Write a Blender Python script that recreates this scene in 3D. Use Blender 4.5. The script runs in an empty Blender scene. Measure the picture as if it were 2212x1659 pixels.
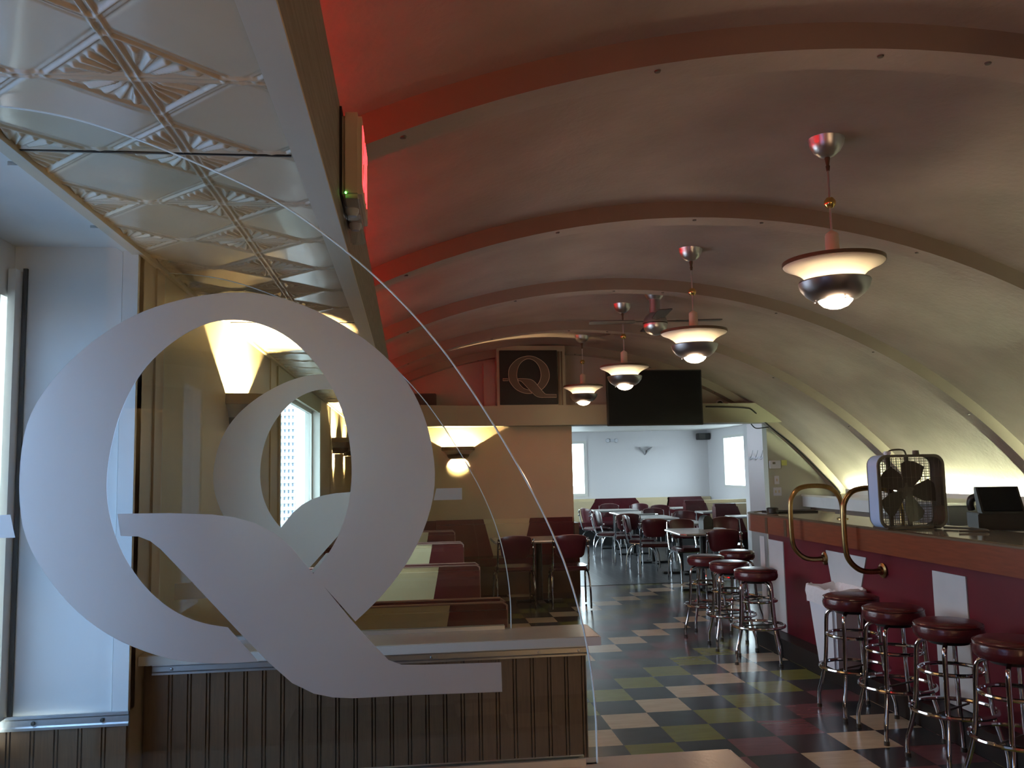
import bpy, bmesh, math, random
from mathutils import Vector, Matrix
import numpy as np
random.seed(4)
C = bpy.context.scene.collection
PI = math.pi

# ---------------------------------------------------------------- camera
sc = bpy.context.scene
yaw, pitch, roll, HC = 0.119694, 0.098402, -0.020092, 1.58789
fwd = Vector((math.sin(yaw)*math.cos(pitch), math.cos(yaw)*math.cos(pitch), math.sin(pitch)))
r0 = Vector((math.cos(yaw), -math.sin(yaw), 0)); u0 = r0.cross(fwd)
rr = math.cos(roll)*r0 + math.sin(roll)*u0; uu = -math.sin(roll)*r0 + math.cos(roll)*u0
cam = bpy.data.cameras.new('camera'); camo = bpy.data.objects.new('camera', cam); C.objects.link(camo)
camo.matrix_world = Matrix(((rr.x, uu.x, -fwd.x, 0), (rr.y, uu.y, -fwd.y, 0), (rr.z, uu.z, -fwd.z, HC), (0, 0, 0, 1)))
cam.sensor_width = 36; cam.lens = 36*1849/2212; cam.clip_start = .02; cam.clip_end = 300
sc.camera = camo
# ---------------------------------------------------------------- world, exposure
w = bpy.data.worlds.new('sky'); sc.world = w; w.use_nodes = True
bg = w.node_tree.nodes['Background']; bg.inputs[0].default_value = (.76, .88, 1, 1); bg.inputs[1].default_value = 15.0
sc.view_settings.view_transform = 'Standard'; sc.view_settings.look = 'None'
sc.view_settings.gamma = 1; sc.view_settings.use_curve_mapping = False
sc.view_settings.exposure = 0.0
sc.cycles.max_bounces = 8; sc.cycles.diffuse_bounces = 4; sc.cycles.glossy_bounces = 4
sc.cycles.transparent_max_bounces = 12; sc.cycles.sample_clamp_indirect = 4
sc.cycles.use_denoising = True
def portal(x, y, z, sx, sz, normal):          # daylight portal in a window opening
    l = bpy.data.lights.new('window_daylight', 'AREA'); l.shape = 'RECTANGLE'; l.size = sx; l.size_y = sz
    l.cycles.is_portal = True
    o = bpy.data.objects.new('window_daylight', l); C.objects.link(o); o.location = (x, y, z)
    o.rotation_euler = Vector(normal).to_track_quat('-Z', 'Z').to_euler()
portal(-1.19, 1.65, 1.48, 1.6, 1.2, (1, 0, 0))
portal(-.89, 6.42, 1.52, 2.2, 1.15, (1, 0, 0))
portal(3.0, 18.0, 1.55, 1.3, 1.1, (0, -1, 0))
portal(6.5, 16.3, 1.65, 1.3, 1.0, (-1, 0, 0))
portal(-.85, 14.7, 1.4, 3.6, 1.8, (1, 0, 0))

# ---------------------------------------------------------------- materials
def nt(name):
    m = bpy.data.materials.new(name); m.use_nodes = True
    return m, m.node_tree, m.node_tree.nodes['Principled BSDF']
def mat(name, col, rough=.5, metal=0, noise=0, nscale=8, bump=0, bscale=60, coat=0, spec=.5, col2=None, stretch=None):
    m, t, b = nt(name)
    b.inputs['Base Color'].default_value = (*col, 1); b.inputs['Roughness'].default_value = rough
    b.inputs['Metallic'].default_value = metal; b.inputs['Coat Weight'].default_value = coat
    b.inputs['Coat Roughness'].default_value = .08; b.inputs['Specular IOR Level'].default_value = spec
    tc = t.nodes.new('ShaderNodeTexCoord'); src = tc.outputs['Object']
    if stretch:
        mp = t.nodes.new('ShaderNodeMapping'); mp.inputs['Scale'].default_value = stretch
        t.links.new(src, mp.inputs[0]); src = mp.outputs[0]
    if noise or col2:
        n = t.nodes.new('ShaderNodeTexNoise'); n.inputs['Scale'].default_value = nscale; n.inputs['Detail'].default_value = 5
        t.links.new(src, n.inputs['Vector'])
        r = t.nodes.new('ShaderNodeValToRGB')
        c2 = col2 if col2 else tuple(c*(1-noise) for c in col)
        r.color_ramp.elements[0].position = .32; r.color_ramp.elements[1].position = .68
        r.color_ramp.elements[0].color = (*c2, 1); r.color_ramp.elements[1].color = (*col, 1)
        t.links.new(n.outputs[0], r.inputs[0]); t.links.new(r.outputs[0], b.inputs['Base Color'])
    if bump:
        n = t.nodes.new('ShaderNodeTexNoise'); n.inputs['Scale'].default_value = bscale; n.inputs['Detail'].default_value = 3
        t.links.new(src, n.inputs['Vector'])
        bp = t.nodes.new('ShaderNodeBump'); bp.inputs['Strength'].default_value = bump; bp.inputs['Distance'].default_value = .01
        t.links.new(n.outputs[0], bp.inputs['Height']); t.links.new(bp.outputs[0], b.inputs['Normal'])
    return m
def emit(name, col, s, base=(.8, .8, .8)):
    m, t, b = nt(name)
    b.inputs['Base Color'].default_value = (*base, 1)
    b.inputs['Emission Color'].default_value = (*col, 1); b.inputs['Emission Strength'].default_value = s
    return m
def floor_tiles():
    m, t, b = nt('checker_tile'); N = t.nodes; L = t.links
    g = N.new('ShaderNodeNewGeometry'); sp = N.new('ShaderNodeSeparateXYZ'); L.new(g.outputs['Position'], sp.inputs[0])
    def mth(op, a, bb=None, c=None):
        n = N.new('ShaderNodeMath'); n.operation = op
        for k, v in enumerate((a, bb, c)):
            if v is None: continue
            if isinstance(v, (int, float)): n.inputs[k].default_value = v
            else: L.new(v, n.inputs[k])
        return n.outputs[0]
    T = .3048
    ux = mth('DIVIDE', mth('SUBTRACT', sp.outputs[0], 2.114), T); uy = mth('DIVIDE', mth('SUBTRACT', 6.494, sp.outputs[1]), T)
    i = mth('FLOOR', ux); j = mth('FLOOR', uy)
    s = mth('FLOORED_MODULO', mth('ADD', i, j), 12.0)
    v = mth('DIVIDE', mth('ADD', s, .5), 12.0)
    r = N.new('ShaderNodeValToRGB'); r.color_ramp.interpolation = 'CONSTANT'
    W = (.60, .50, .36, 1); D = (.036, .042, .048, 1); G = (.20, .215, .05, 1); M = (.17, .07, .082, 1)
    seq = [W, D, G, D, M, D, W, D, M, D, G, D]
    e = r.color_ramp.elements; e[0].position = 0; e[0].color = W; e[1].position = 1/12; e[1].color = D
    for k in range(2, 12): el = e.new(k/12); el.color = seq[k]
    L.new(v, r.inputs[0])
    # worn streaks and thin joints
    n = N.new('ShaderNodeTexNoise'); n.inputs['Scale'].default_value = 6; n.inputs['Detail'].default_value = 8
    mp = N.new('ShaderNodeMapping'); mp.inputs['Scale'].default_value = (1, 5, 1); L.new(g.outputs['Position'], mp.inputs[0]); L.new(mp.outputs[0], n.inputs['Vector'])
    mx = N.new('ShaderNodeMix'); mx.data_type = 'RGBA'; mx.blend_type = 'MULTIPLY'; mx.inputs[0].default_value = .35
    L.new(r.outputs[0], mx.inputs[6]); L.new(n.outputs[0], mx.inputs[7])
    fx = mth('ABSOLUTE', mth('SUBTRACT', mth('FRACT', ux), .5)); fy = mth('ABSOLUTE', mth('SUBTRACT', mth('FRACT', uy), .5))
    jm = mth('GREATER_THAN', mth('MAXIMUM', fx, fy), .495)
    mx2 = N.new('ShaderNodeMix'); mx2.data_type = 'RGBA'; L.new(jm, mx2.inputs[0]); L.new(mx.outputs[2], mx2.inputs[6]); mx2.inputs[7].default_value = (.02, .02, .02, 1)
    L.new(mx2.outputs[2], b.inputs['Base Color'])
    rr_ = N.new('ShaderNodeMapRange'); rr_.inputs[3].default_value = .17; rr_.inputs[4].default_value = .29; b.inputs['Specular IOR Level'].default_value = .38
    n2 = N.new('ShaderNodeTexNoise'); n2.inputs['Scale'].default_value = 2.5; n2.inputs['Detail'].default_value = 6; L.new(g.outputs['Position'], n2.inputs['Vector'])
    L.new(n2.outputs[0], rr_.inputs[0]); L.new(rr_.outputs[0], b.inputs['Roughness'])
    bp = N.new('ShaderNodeBump'); bp.inputs['Strength'].default_value = .05; bp.inputs['Distance'].default_value = .01
    n3 = N.new('ShaderNodeTexNoise'); n3.inputs['Scale'].default_value = 9; L.new(g.outputs['Position'], n3.inputs['Vector'])
    L.new(n3.outputs[0], bp.inputs['Height']); L.new(bp.outputs[0], b.inputs['Normal'])
    return m
def planks():
    m, t, b = nt('dark_planks'); N = t.nodes; L = t.links
    g = N.new('ShaderNodeNewGeometry'); br = N.new('ShaderNodeTexBrick')
    mp = N.new('ShaderNodeMapping'); mp.inputs['Rotation'].default_value = (0, 0, math.radians(90)); L.new(g.outputs['Position'], mp.inputs[0])
    L.new(mp.outputs[0], br.inputs['Vector']); br.inputs['Scale'].default_value = 1
    br.inputs['Brick Width'].default_value = 1.2; br.inputs['Row Height'].default_value = .15; br.inputs['Mortar Size'].default_value = .004
    br.inputs['Color1'].default_value = (.035, .04, .048, 1); br.inputs['Color2'].default_value = (.06, .066, .075, 1); br.inputs['Mortar'].default_value = (.13, .14, .15, 1)
    L.new(br.outputs[0], b.inputs['Base Color']); b.inputs['Roughness'].default_value = .32
    return m
def glass_mat(name, tint=(.93, .97, .95)):
    m, t, b = nt(name); N = t.nodes; L = t.links; N.remove(b)
    out = N['Material Output']; tr = N.new('ShaderNodeBsdfTransparent'); tr.inputs[0].default_value = (*tint, 1)
    gl = N.new('ShaderNodeBsdfGlossy'); gl.inputs['Roughness'].default_value = .01
    lw = N.new('ShaderNodeLayerWeight'); lw.inputs[0].default_value = .5
    p5 = N.new('ShaderNodeMath'); p5.operation = 'POWER'; p5.inputs[1].default_value = 5; L.new(lw.outputs['Facing'], p5.inputs[0])
    fr = N.new('ShaderNodeMath'); fr.operation = 'MULTIPLY_ADD'; fr.inputs[1].default_value = .35; fr.inputs[2].default_value = .035; L.new(p5.outputs[0], fr.inputs[0])
    mx = N.new('ShaderNodeMixShader'); L.new(fr.outputs[0], mx.inputs[0]); L.new(tr.outputs[0], mx.inputs[1]); L.new(gl.outputs[0], mx.inputs[2])
    L.new(mx.outputs[0], out.inputs[0]); return m
def frosted(name, col):
    m, t, b = nt(name); N = t.nodes; L = t.links; N.remove(b); out = N['Material Output']
    d = N.new('ShaderNodeBsdfDiffuse'); d.inputs[0].default_value = (*col, 1)
    tl = N.new('ShaderNodeBsdfTranslucent'); tl.inputs[0].default_value = (*col, 1)
    rf = N.new('ShaderNodeBsdfRefraction'); rf.inputs['Color'].default_value = (1, .98, .97, 1); rf.inputs['Roughness'].default_value = .62; rf.inputs['IOR'].default_value = 1.3
    mx = N.new('ShaderNodeMixShader'); mx.inputs[0].default_value = .5
    L.new(d.outputs[0], mx.inputs[1]); L.new(tl.outputs[0], mx.inputs[2])
    m2 = N.new('ShaderNodeMixShader'); m2.inputs[0].default_value = .68
    L.new(mx.outputs[0], m2.inputs[1]); L.new(rf.outputs[0], m2.inputs[2]); L.new(m2.outputs[0], out.inputs[0]); return m
M = dict(
 tile=floor_tiles(), plank=planks(), glass=glass_mat('clear_glass'), edge=mat('glass_edge', (.92, .95, .92), .12, coat=1, spec=1),
 frost=frosted('frosted_film', (.86, .84, .84)),
 vault=mat('vault_plaster', (.39, .345, .305), .62, col2=(.29, .257, .225), nscale=1.6, bump=.35, bscale=25),
 rib=mat('rib_side_shaded', (.22, .187, .152), .6, noise=.12, nscale=3),  # rib sides: their shading is put into this darker colour
 cream=mat('cream_paint', (.63, .545, .41), .42, noise=.06, nscale=3), beamshade=mat('shaded_beam_board', (.24, .21, .165), .6, noise=.35, nscale=5, stretch=(1, 1, 14), bump=.4, bscale=30), lampw=mat('lamp_enamel', (.72, .68, .6), .42), bowlm=mat('dull_steel', (.30, .305, .33), .36, .95), tin=mat('pressed_tin', (.68, .55, .37), .27, noise=.08, nscale=4, spec=.8, coat=.4),  # beam side board: unlit look put into the colour, grain is its own
 white=mat('white_paint', (.72, .72, .70), .45, noise=.04, nscale=2), wall2=mat('dining_room_paint', (.74, .73, .76), .7),
 tan=mat('tan_laminate', (.47, .39, .28), .34, noise=.1, nscale=4, spec=.7), yellow=mat('yellow_plaster', (.58, .455, .31), .75, noise=.07, nscale=2, bump=.1),
 header=mat('sage_paint', (.33, .325, .235), .6, noise=.06, nscale=2), lun=mat('lunette_paint', (.36, .31, .27), .7, noise=.1, nscale=2),
 sage=mat('pale_sage_paint', (.40, .40, .335), .7),
 bead=mat('beadboard_wood', (.14, .076, .037), .45, noise=.25, nscale=14, stretch=(14, 14, 1)), cap=mat('laminate_cap', (.50, .40, .29), .25, noise=.06, nscale=12, bump=.05),
 capedge=mat('cap_edge', (.52, .49, .43), .35), steel=mat('brushed_steel', (.55, .56, .58), .28, 1), alu=mat('aluminium', (.6, .61, .62), .33, 1, bump=.05, bscale=90),
 chrome=mat('chrome', (.62, .64, .68), .09, 1), darkmetal=mat('dark_metal', (.08, .075, .07), .4, .6), bronze=mat('bronze', (.11, .08, .05), .45, .5),
 brass=mat('aged_brass', (.36, .25, .11), .28, 1, noise=.3, nscale=20), gold=mat('polished_brass', (.8, .58, .2), .15, 1), black=mat('black_plastic', (.008, .008, .009), .45),
 blackm=mat('matt_black', (.006, .006, .007), .7), barwood=mat('bar_fascia_wood', (.20, .055, .026), .3, noise=.25, nscale=6, stretch=(3, 1, 12), coat=.25), bartop=mat('bar_top_laminate', (.74, .72, .60), .10, noise=.04, nscale=6, coat=1),
 barred=mat('maroon_panel', (.13, .006, .018), .42, noise=.18, nscale=3), vinyl=mat('maroon_vinyl', (.082, .012, .018), .27, noise=.2, nscale=10, bump=.15, bscale=35),
 chairv=mat('chair_vinyl', (.07, .010, .015), .28, noise=.15, nscale=10), dvinyl=mat('oxblood_vinyl', (.055, .013, .017), .22, noise=.15, nscale=10, bump=.15, bscale=35), cvinyl=mat('cream_vinyl', (.62, .52, .33), .4, noise=.06, nscale=8), pipe=mat('pale_piping', (.35, .22, .2), .35),
 booth=mat('booth_vinyl', (.085, .008, .013), .3, noise=.15, nscale=8), ttop=mat('table_laminate', (.60, .58, .55), .22, noise=.1, nscale=30), pwhite=mat('white_plastic', (.66, .69, .76), .45), panelw=mat('white_laminate', (.62, .64, .66), .4, noise=.08, nscale=5),
 bluep=mat('pale_blue_enamel', (.40, .54, .82), .35), greyp=mat('grey_wire', (.10, .095, .08), .4, .3), bag=mat('bin_liner', (.72, .72, .76), .3, bump=1, bscale=18), woodb=mat('brown_cabinet', (.10, .055, .035), .5, noise=.2, nscale=6),
 note=mat('yellow_note', (.62, .66, .2), .7), greybox=mat('blue_grey_panel', (.17, .19, .22), .5), screen=mat('dark_screen', (.006, .007, .009), .25, spec=.2), lamp=emit('lamp_lens', (1, .84, .60), 9), lampr=emit('lamp_ring', (1, .74, .42), 48),
 red=emit('red_neon', (1, .003, .007), 34), exitr=emit('exit_red', (1, .02, .03), 4.5), led=emit('green_led', (.1, 1, .1), 5), tube=emit('fluorescent', (.93, 1, .62), 500), shade=mat('blind_white', (.8, .8, .8), .8),
 signf=mat('sign_letter', (.075, .055, .038), .5), signe=mat('sign_outline', (.55, .46, .36), .4), shaded=glass_mat('shaded_glass', (.78, .79, .80)), tinted=glass_mat('tinted_glass', (.38, .46, .58)), clear=glass_mat('clear_plastic', (.85, .88, .9)), asph=mat('pavement', (.42, .42, .42), .9), brick=mat('street_wall', (.5, .5, .52), .9))

# ---------------------------------------------------------------- helpers
class B:
    def __init__(s): s.b = bmesh.new()
    def box(s, x0, x1, y0, y1, z0, z1, bev=0, mi=0):
        vs = [s.b.verts.new(p) for p in ((x0,y0,z0),(x1,y0,z0),(x1,y1,z0),(x0,y1,z0),(x0,y0,z1),(x1,y0,z1),(x1,y1,z1),(x0,y1,z1))]
        fs = [s.b.faces.new([vs[i] for i in f]) for f in ((0,3,2,1),(4,5,6,7),(0,1,5,4),(1,2,6,5),(2,3,7,6),(3,0,4,7))]
        for f in fs: f.material_index = mi
        if bev:
            es = {e for f in fs for e in f.edges}
            bmesh.ops.bevel(s.b, geom=list(es), offset=bev, segments=2, affect='EDGES', clamp_overlap=True)
        return s
    def prism(s, pts, a0, a1, axis='y', mi=0, side=None):
        def P(p, a): return {'y': (p[0], a, p[1]), 'z': (p[0], p[1], a), 'x': (a, p[0], p[1])}[axis]
        A = [s.b.verts.new(P(p, a0)) for p in pts]; Bv = [s.b.verts.new(P(p, a1)) for p in pts]
        f1 = s.b.faces.new(A); f2 = s.b.faces.new(Bv[::-1]); f1.material_index = f2.material_index = mi
        n = len(pts)
        for i in range(n):
            f = s.b.faces.new((A[(i+1) % n], A[i], Bv[i], Bv[(i+1) % n])); f.material_index = mi if side is None else side
        return s
    def tube(s, pts, r, seg=10, closed=False, cap=True, mi=0):
        pts = [Vector(p) for p in pts]; n = len(pts); rings = []; prev = None
        for i, p in enumerate(pts):
            if closed: t = (pts[(i+1) % n]-pts[i-1]).normalized()
            elif i == 0: t = (pts[1]-p).normalized()
            elif i == n-1: t = (p-pts[-2]).normalized()
            else: t = ((pts[i+1]-p).normalized()+(p-pts[i-1]).normalized()).normalized()
            if prev is None:
                a = Vector((0, 0, 1)) if abs(t.z) < .9 else Vector((1, 0, 0)); u = t.cross(a).normalized()
            else: u = (prev-t*prev.dot(t)).normalized()
            v = t.cross(u); prev = u
            rad = r[i] if isinstance(r, (list, tuple)) else r
            rings.append([s.b.verts.new(p+u*math.cos(2*PI*k/seg)*rad+v*math.sin(2*PI*k/seg)*rad) for k in range(seg)])
        m = n if closed else n-1
        for i in range(m):
            a, c = rings[i], rings[(i+1) % n]
            for k in range(seg):
                f = s.b.faces.new((a[k], a[(k+1) % seg], c[(k+1) % seg], c[k])); f.smooth = True; f.material_index = mi
        if cap and not closed:
            f = s.b.faces.new(rings[0][::-1]); g = s.b.faces.new(rings[-1]); f.material_index = g.material_index = mi
        return s
    def ring(s, cx, cy, z, R, r, seg=32, ts=8):
        return s.tube([(cx+R*math.cos(2*PI*k/seg), cy+R*math.sin(2*PI*k/seg), z) for k in range(seg)], r, ts, closed=True)
    def lathe(s, prof, c=(0, 0, 0), seg=32, a0=0, a1=2*PI, mi=0):
        full = abs(a1-a0-2*PI) < 1e-6; n = seg if full else seg+1; rings = []
        for (r, z) in prof:
            if r < 1e-6: rings.append([s.b.verts.new((c[0], c[1], c[2]+z))])
            else: rings.append([s.b.verts.new((c[0]+r*math.cos(a0+(a1-a0)*k/seg), c[1]+r*math.sin(a0+(a1-a0)*k/seg), c[2]+z)) for k in range(n)])
        for a, c2 in zip(rings, rings[1:]):
            for k in range(seg):
                k2 = (k+1) % n
                q = [a[0] if len(a) == 1 else a[k], a[0] if len(a) == 1 else a[k2], c2[0] if len(c2) == 1 else c2[k2], c2[0] if len(c2) == 1 else c2[k]]
                u = []
                for v in q:
                    if v not in u: u.append(v)
                if len(u) > 2: f = s.b.faces.new(u); f.smooth = True; f.material_index = mi
        return s
    def obj(s, name, m, parent=None, loc=(0, 0, 0), rz=0, smooth=True):
        b = s.b; bmesh.ops.recalc_face_normals(b, faces=b.faces[:])
        if smooth:
            for f in b.faces: f.smooth = True
            for e in b.edges:
                e.smooth = len(e.link_faces) == 2 and e.calc_face_angle(0) < math.radians(38)
        me = bpy.data.meshes.new(name); b.to_mesh(me); b.free()
        for x in (m if isinstance(m, (list, tuple)) else [m]): me.materials.append(x)
        o = bpy.data.objects.new(name, me); C.objects.link(o); o.parent = parent; o.location = loc; o.rotation_euler = (0, 0, rz)
        return o
def tag(o, label, cat, group=None):
    o['label'] = label; o['category'] = cat
    if group: o['group'] = group
    return o
def thing(name, label, cat, loc=(0, 0, 0), rz=0, group=None):
    o = bpy.data.objects.new(name, None); C.objects.link(o); o.location = loc; o.rotation_euler = (0, 0, rz)
    o.empty_display_size = .1
    return tag(o, label, cat, group)
def st(o, label=None):
    o['kind'] = 'structure'
    if label: o['label'] = label
    return o
def dup(root, loc, rz=0, label=None, group=None):
    r = root.copy(); C.objects.link(r); r.location = loc; r.rotation_euler = (0, 0, rz)
    if label: r['label'] = label
    if group: r['group'] = group
    for ch in list(root.children):
        c = ch.copy(); C.objects.link(c); c.parent = r
        for g in ch.children:
            d = g.copy(); C.objects.link(d); d.parent = c
    return r
def arc(cx, cy, r, a0, a1, n):
    return [(cx+r*math.cos(math.radians(a0+(a1-a0)*k/n)), cy+r*math.sin(math.radians(a0+(a1-a0)*k/n))) for k in range(n+1)]
def smooth_path(P, k=6, closed=False):
    P = [Vector(p) for p in P]; n = len(P); out = []
    for i in range(n if closed else n-1):
        p1, p2 = P[i], P[(i+1) % n]
        p0 = P[i-1] if (i > 0 or closed) else p1; p3 = P[(i+2) % n] if (i+2 < n or closed) else p2
        for j in range(k):
            t = j/k
            out.append(.5*((2*p1)+(p2-p0)*t+(2*p0-5*p1+4*p2-p3)*t*t+(3*p1-p0-3*p2+p3)*t*t*t))
    if not closed: out.append(P[-1])
    return out
def point(name, parent, loc, col, e, r=.03):
    l = bpy.data.lights.new(name, 'POINT'); l.color = col; l.energy = e; l.shadow_soft_size = r
    o = bpy.data.objects.new(name, l); C.objects.link(o); o.parent = parent; o.location = loc; return o
def flip(pts, m): return [(m-x, z) for x, z in pts]

# ---------------------------------------------------------------- room shell
XL, ZT, YF = -.785, 2.245, 11.5
CX, CZ, RR, RV = 1.888, -1.95, 5.082, 5.185
st(B().box(-1.4, 6.6, -3.2, YF, -.1, 0).obj('floor', M['tile']))
st(B().box(-1.4, 6.8, YF, 18.3, -.1, 0).obj('floor', M['plank']))
st(B().box(2.2, 5.1, YF-.012, YF+.012, 0, .004).obj('trim_1', M['darkmetal']), 'metal threshold strip between tile and plank floor')
# vault
def ang(x): return math.acos((x-CX)/RV)
aL = math.acos((-1.13-CX)/RV); aR = math.asin((0-CZ)/RV)
b = B(); n = 72
for R_ in (RV, RV+.1):
    g = [[b.b.verts.new((CX+R_*math.cos(aR+(aL-aR)*k/n), y, CZ+R_*math.sin(aR+(aL-aR)*k/n))) for k in range(n+1)] for y in (-3.1, YF+.02)]
    for k in range(n): b.b.faces.new((g[0][k], g[0][k+1], g[1][k+1], g[1][k]))
st(b.obj('ceiling', M['vault']))
rib_i = 1
def cyl(deg, R_): return (CX+R_*math.cos(math.radians(deg)), CZ+R_*math.sin(math.radians(deg)))
for yr in (.72, 2.89, 5.06, 7.23, 9.40, 11.33):
    rib_i += 1
    a0, a1 = math.degrees(aR)-1, math.degrees(aL)
    outer = arc(CX, CZ, RV+.05, a0, a1, 64); inner = arc(CX, CZ, RR, a1, a0, 64)
    bb = B()
    fs = outer+inner; N_ = 65
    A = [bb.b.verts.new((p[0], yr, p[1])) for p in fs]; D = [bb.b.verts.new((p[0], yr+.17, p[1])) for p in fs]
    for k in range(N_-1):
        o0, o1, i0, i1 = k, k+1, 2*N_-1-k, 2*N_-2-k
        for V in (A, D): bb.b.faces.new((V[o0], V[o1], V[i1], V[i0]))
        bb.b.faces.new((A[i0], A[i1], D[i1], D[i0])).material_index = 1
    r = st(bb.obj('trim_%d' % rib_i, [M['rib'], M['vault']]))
    for dg in (112, 101, 91, 86, 74, 63, 51, 43):
        x, z = cyl(dg, RR+.001); q = B().lathe([(0, -.008), (.011, -.007), (.014, .0)], (0, 0, 0), 10)
        q.obj('bolt', M['darkmetal'], r, (x, yr+.055, z))
# end walls
def lunette(y0, y1, m, zlow, name, xa=-1.13):
    R_ = RV+.06; al = math.acos((xa-CX)/R_); ar = math.asin((zlow-CZ)/R_)
    P = [(CX+R_*math.cos(ar+(al-ar)*k/60), CZ+R_*math.sin(ar+(al-ar)*k/60)) for k in range(61)]+[(xa, zlow)]
    return st(B().prism(P, y0, y1).obj(name, m, smooth=False))
lunette(YF, YF+.15, M['lun'], 2.15, 'wall_back')
st(B().box(-.9, 2.19, YF, YF+.15, 0, 2.15).obj('wall_back', M['yellow']))
R_ = RV+.06; ar = math.asin((0-CZ)/R_); al = math.asin((2.15-CZ)/R_)
st(B().prism([(4.96, 0)]+[(CX+R_*math.cos(ar+(al-ar)*k/20), CZ+R_*math.sin(ar+(al-ar)*k/20)) for k in range(21)]+[(4.96, 2.15)], YF, YF+.15).obj('wall_back', M['sage'], smooth=False))
lunette(-3.2, -3.05, M['lun'], 0, 'wall_front', -1.3)
# header beam
st(B().prism([(-1.1, 10.35), (.62, 11.12), (1.0, 11.2), (5.2, 11.2), (5.2, YF), (-1.1, YF)], 2.15, 2.415, 'z').obj('trim_9', M['header'], smooth=False), 'sage painted header beam over the doorway')
# left wall: alcove wall with window 5.25..7.65
def wl(y0, y1, z0, z1, x0=-.90, x1=XL, m='tan', nm='wall_left'): return st(B().box(x0, x1, y0, y1, z0, z1).obj(nm, M[m]))
wl(2.585, 5.25, 0, ZT); wl(7.62, YF, 0, ZT); wl(5.25, 7.62, 0, .93); wl(5.25, 7.62, 2.12, ZT)
for y0, y1 in ((5.25, 5.3), (7.55, 7.62)): st(B().box(-.90, XL+.012, y0, y1, .93, 2.12).obj('trim_10', M['white' if y0 > 6 else 'tan']))
st(B().box(-.90, XL+.03, 5.25, 7.62, .90, .93).obj('trim_11', M['white']), 'white window sill')
st(B().box(XL-.001, XL+.01, 5.2, 7.66, 2.10, 2.225).obj('trim_12', M['header']), 'sage board above the window')
def window(n, x0, x1, y0, y1, z0, z1, axis, bars=0, fr=.05, m='white'):
    w_ = bpy.data.objects.new('window_%d' % n, None); C.objects.link(w_); w_['kind'] = 'structure'
    if axis == 'x':
        xm = (x0+x1)/2; b_ = B().box(x0, x1, y0, y1, z0, z0+fr).box(x0, x1, y0, y1, z1-fr, z1).box(x0, x1, y0, y0+fr, z0+fr, z1-fr).box(x0, x1, y1-fr, y1, z0+fr, z1-fr)
        for k in range(bars): y = y0+(y1-y0)*(k+1)/(bars+1); b_.box(x0, x1, y-.02, y+.02, z0+fr, z1-fr)
        g_ = B().box(xm-.003, xm+.003, y0+fr, y1-fr, z0+fr, z1-fr)
    else:
        ym = (y0+y1)/2; b_ = B().box(x0, x1, y0, y1, z0, z0+fr).box(x0, x1, y0, y1, z1-fr, z1).box(x0, x0+fr, y0, y1, z0+fr, z1-fr).box(x1-fr, x1, y0, y1, z0+fr, z1-fr)
        g_ = B().box(x0+fr, x1-fr, ym-.003, ym+.003, z0+fr, z1-fr)
    b_.obj('window_frame', M[m], w_); g_.obj('pane', M['glass'], w_); return w_
window(1, -.87, -.84, 5.3, 7.55, .93, 2.12, 'x', fr=.03)
# recess beside the camera
window(2, -1.22, -1.13, .8, 2.5, .86, 2.1, 'x')
for o in bpy.data.objects:
    if o.name.startswith('pane') and o.parent.name in ('window_1', 'window_2'): o.data.materials[0] = M['tinted' if o.parent.name == 'window_2' else 'shaded']
st(B().box(-1.3, -1.13, .75, 2.6, 0, .86).obj('wall_left', M['tan'])); st(B().box(-1.3, XL, -3.1, .75, 0, ZT+.03).obj('wall_left', M['tan'])); st(B().box(-1.3, -1.13, .75, 2.6, 2.1, ZT+.02).obj('wall_left', M['white']))
st(B().box(-1.2, -.833, 2.58, 2.62, .935, ZT+.03).obj('wall_left', M['white']))     # return facing the room
st(B().box(-.828, XL, 2.568, 2.625, .935, ZT).obj('trim_13', M['white']), 'white corner board of the window return')
st(B().box(-.84, -.82, 2.59, 2.6, .935, ZT).obj('trim_23', M['darkmetal']), 'dark joint beside the corner board')
st(B().box(-1.125, -1.105, 2.53, 2.58, .935, 2.18).obj('trim_14', M['white']), 'white window stop board')
st(B().box(-1.103, -1.092, 2.571, 2.582, .935, 2.19).obj('trim_15', M['blackm']), 'black window gasket')
def beads(x0, x1, y, z0, z1, pitch, name, parent=None, start=0., th=.016, m='bead'):
    P = [(x0, y+th)]; P.append((x0, y)); x = x0+start
    while x < x1-.012:
        for o in (0, .0095):
            if x+o > x0+.002 and x+o+.003 < x1: P += [(x+o-.0021, y), (x+o-.0013, y+.008), (x+o+.0013, y+.008), (x+o+.0021, y)]
        x += pitch
    P += [(x1, y), (x1, y+th)]
    return B().prism(P, z0, z1, 'z').obj(name, M[m], parent, smooth=False)
st(beads(-1.13, XL-.003, 2.565, 0, .90, .062, 'wall_left', start=.03))
def metal_trim(x0, x1, y, z, h, name, parent=None):
    P = [(y, z), (y-.006, z+.001), (y-.006, z+h*.2), (y-.003, z+h*.3), (y-.003, z+h*.7), (y-.006, z+h*.8), (y-.006, z+h), (y, z+h)]
    return B().prism(P, x0, x1, 'x').obj(name, M['alu'], parent, smooth=False)
t_ = st(metal_trim(-1.125, XL+.004, 2.565, .90, .04, 'trim_16'), 'ribbed aluminium strip with screws')
for x in (-1.03, -.85): B().lathe([(0, -.004), (.005, -.003), (.006, 0)], (0, 0, 0), 10).obj('screw', M['darkmetal'], t_, (x, 2.559, .92)).rotation_euler = (-PI/2, 0, 0)
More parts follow.
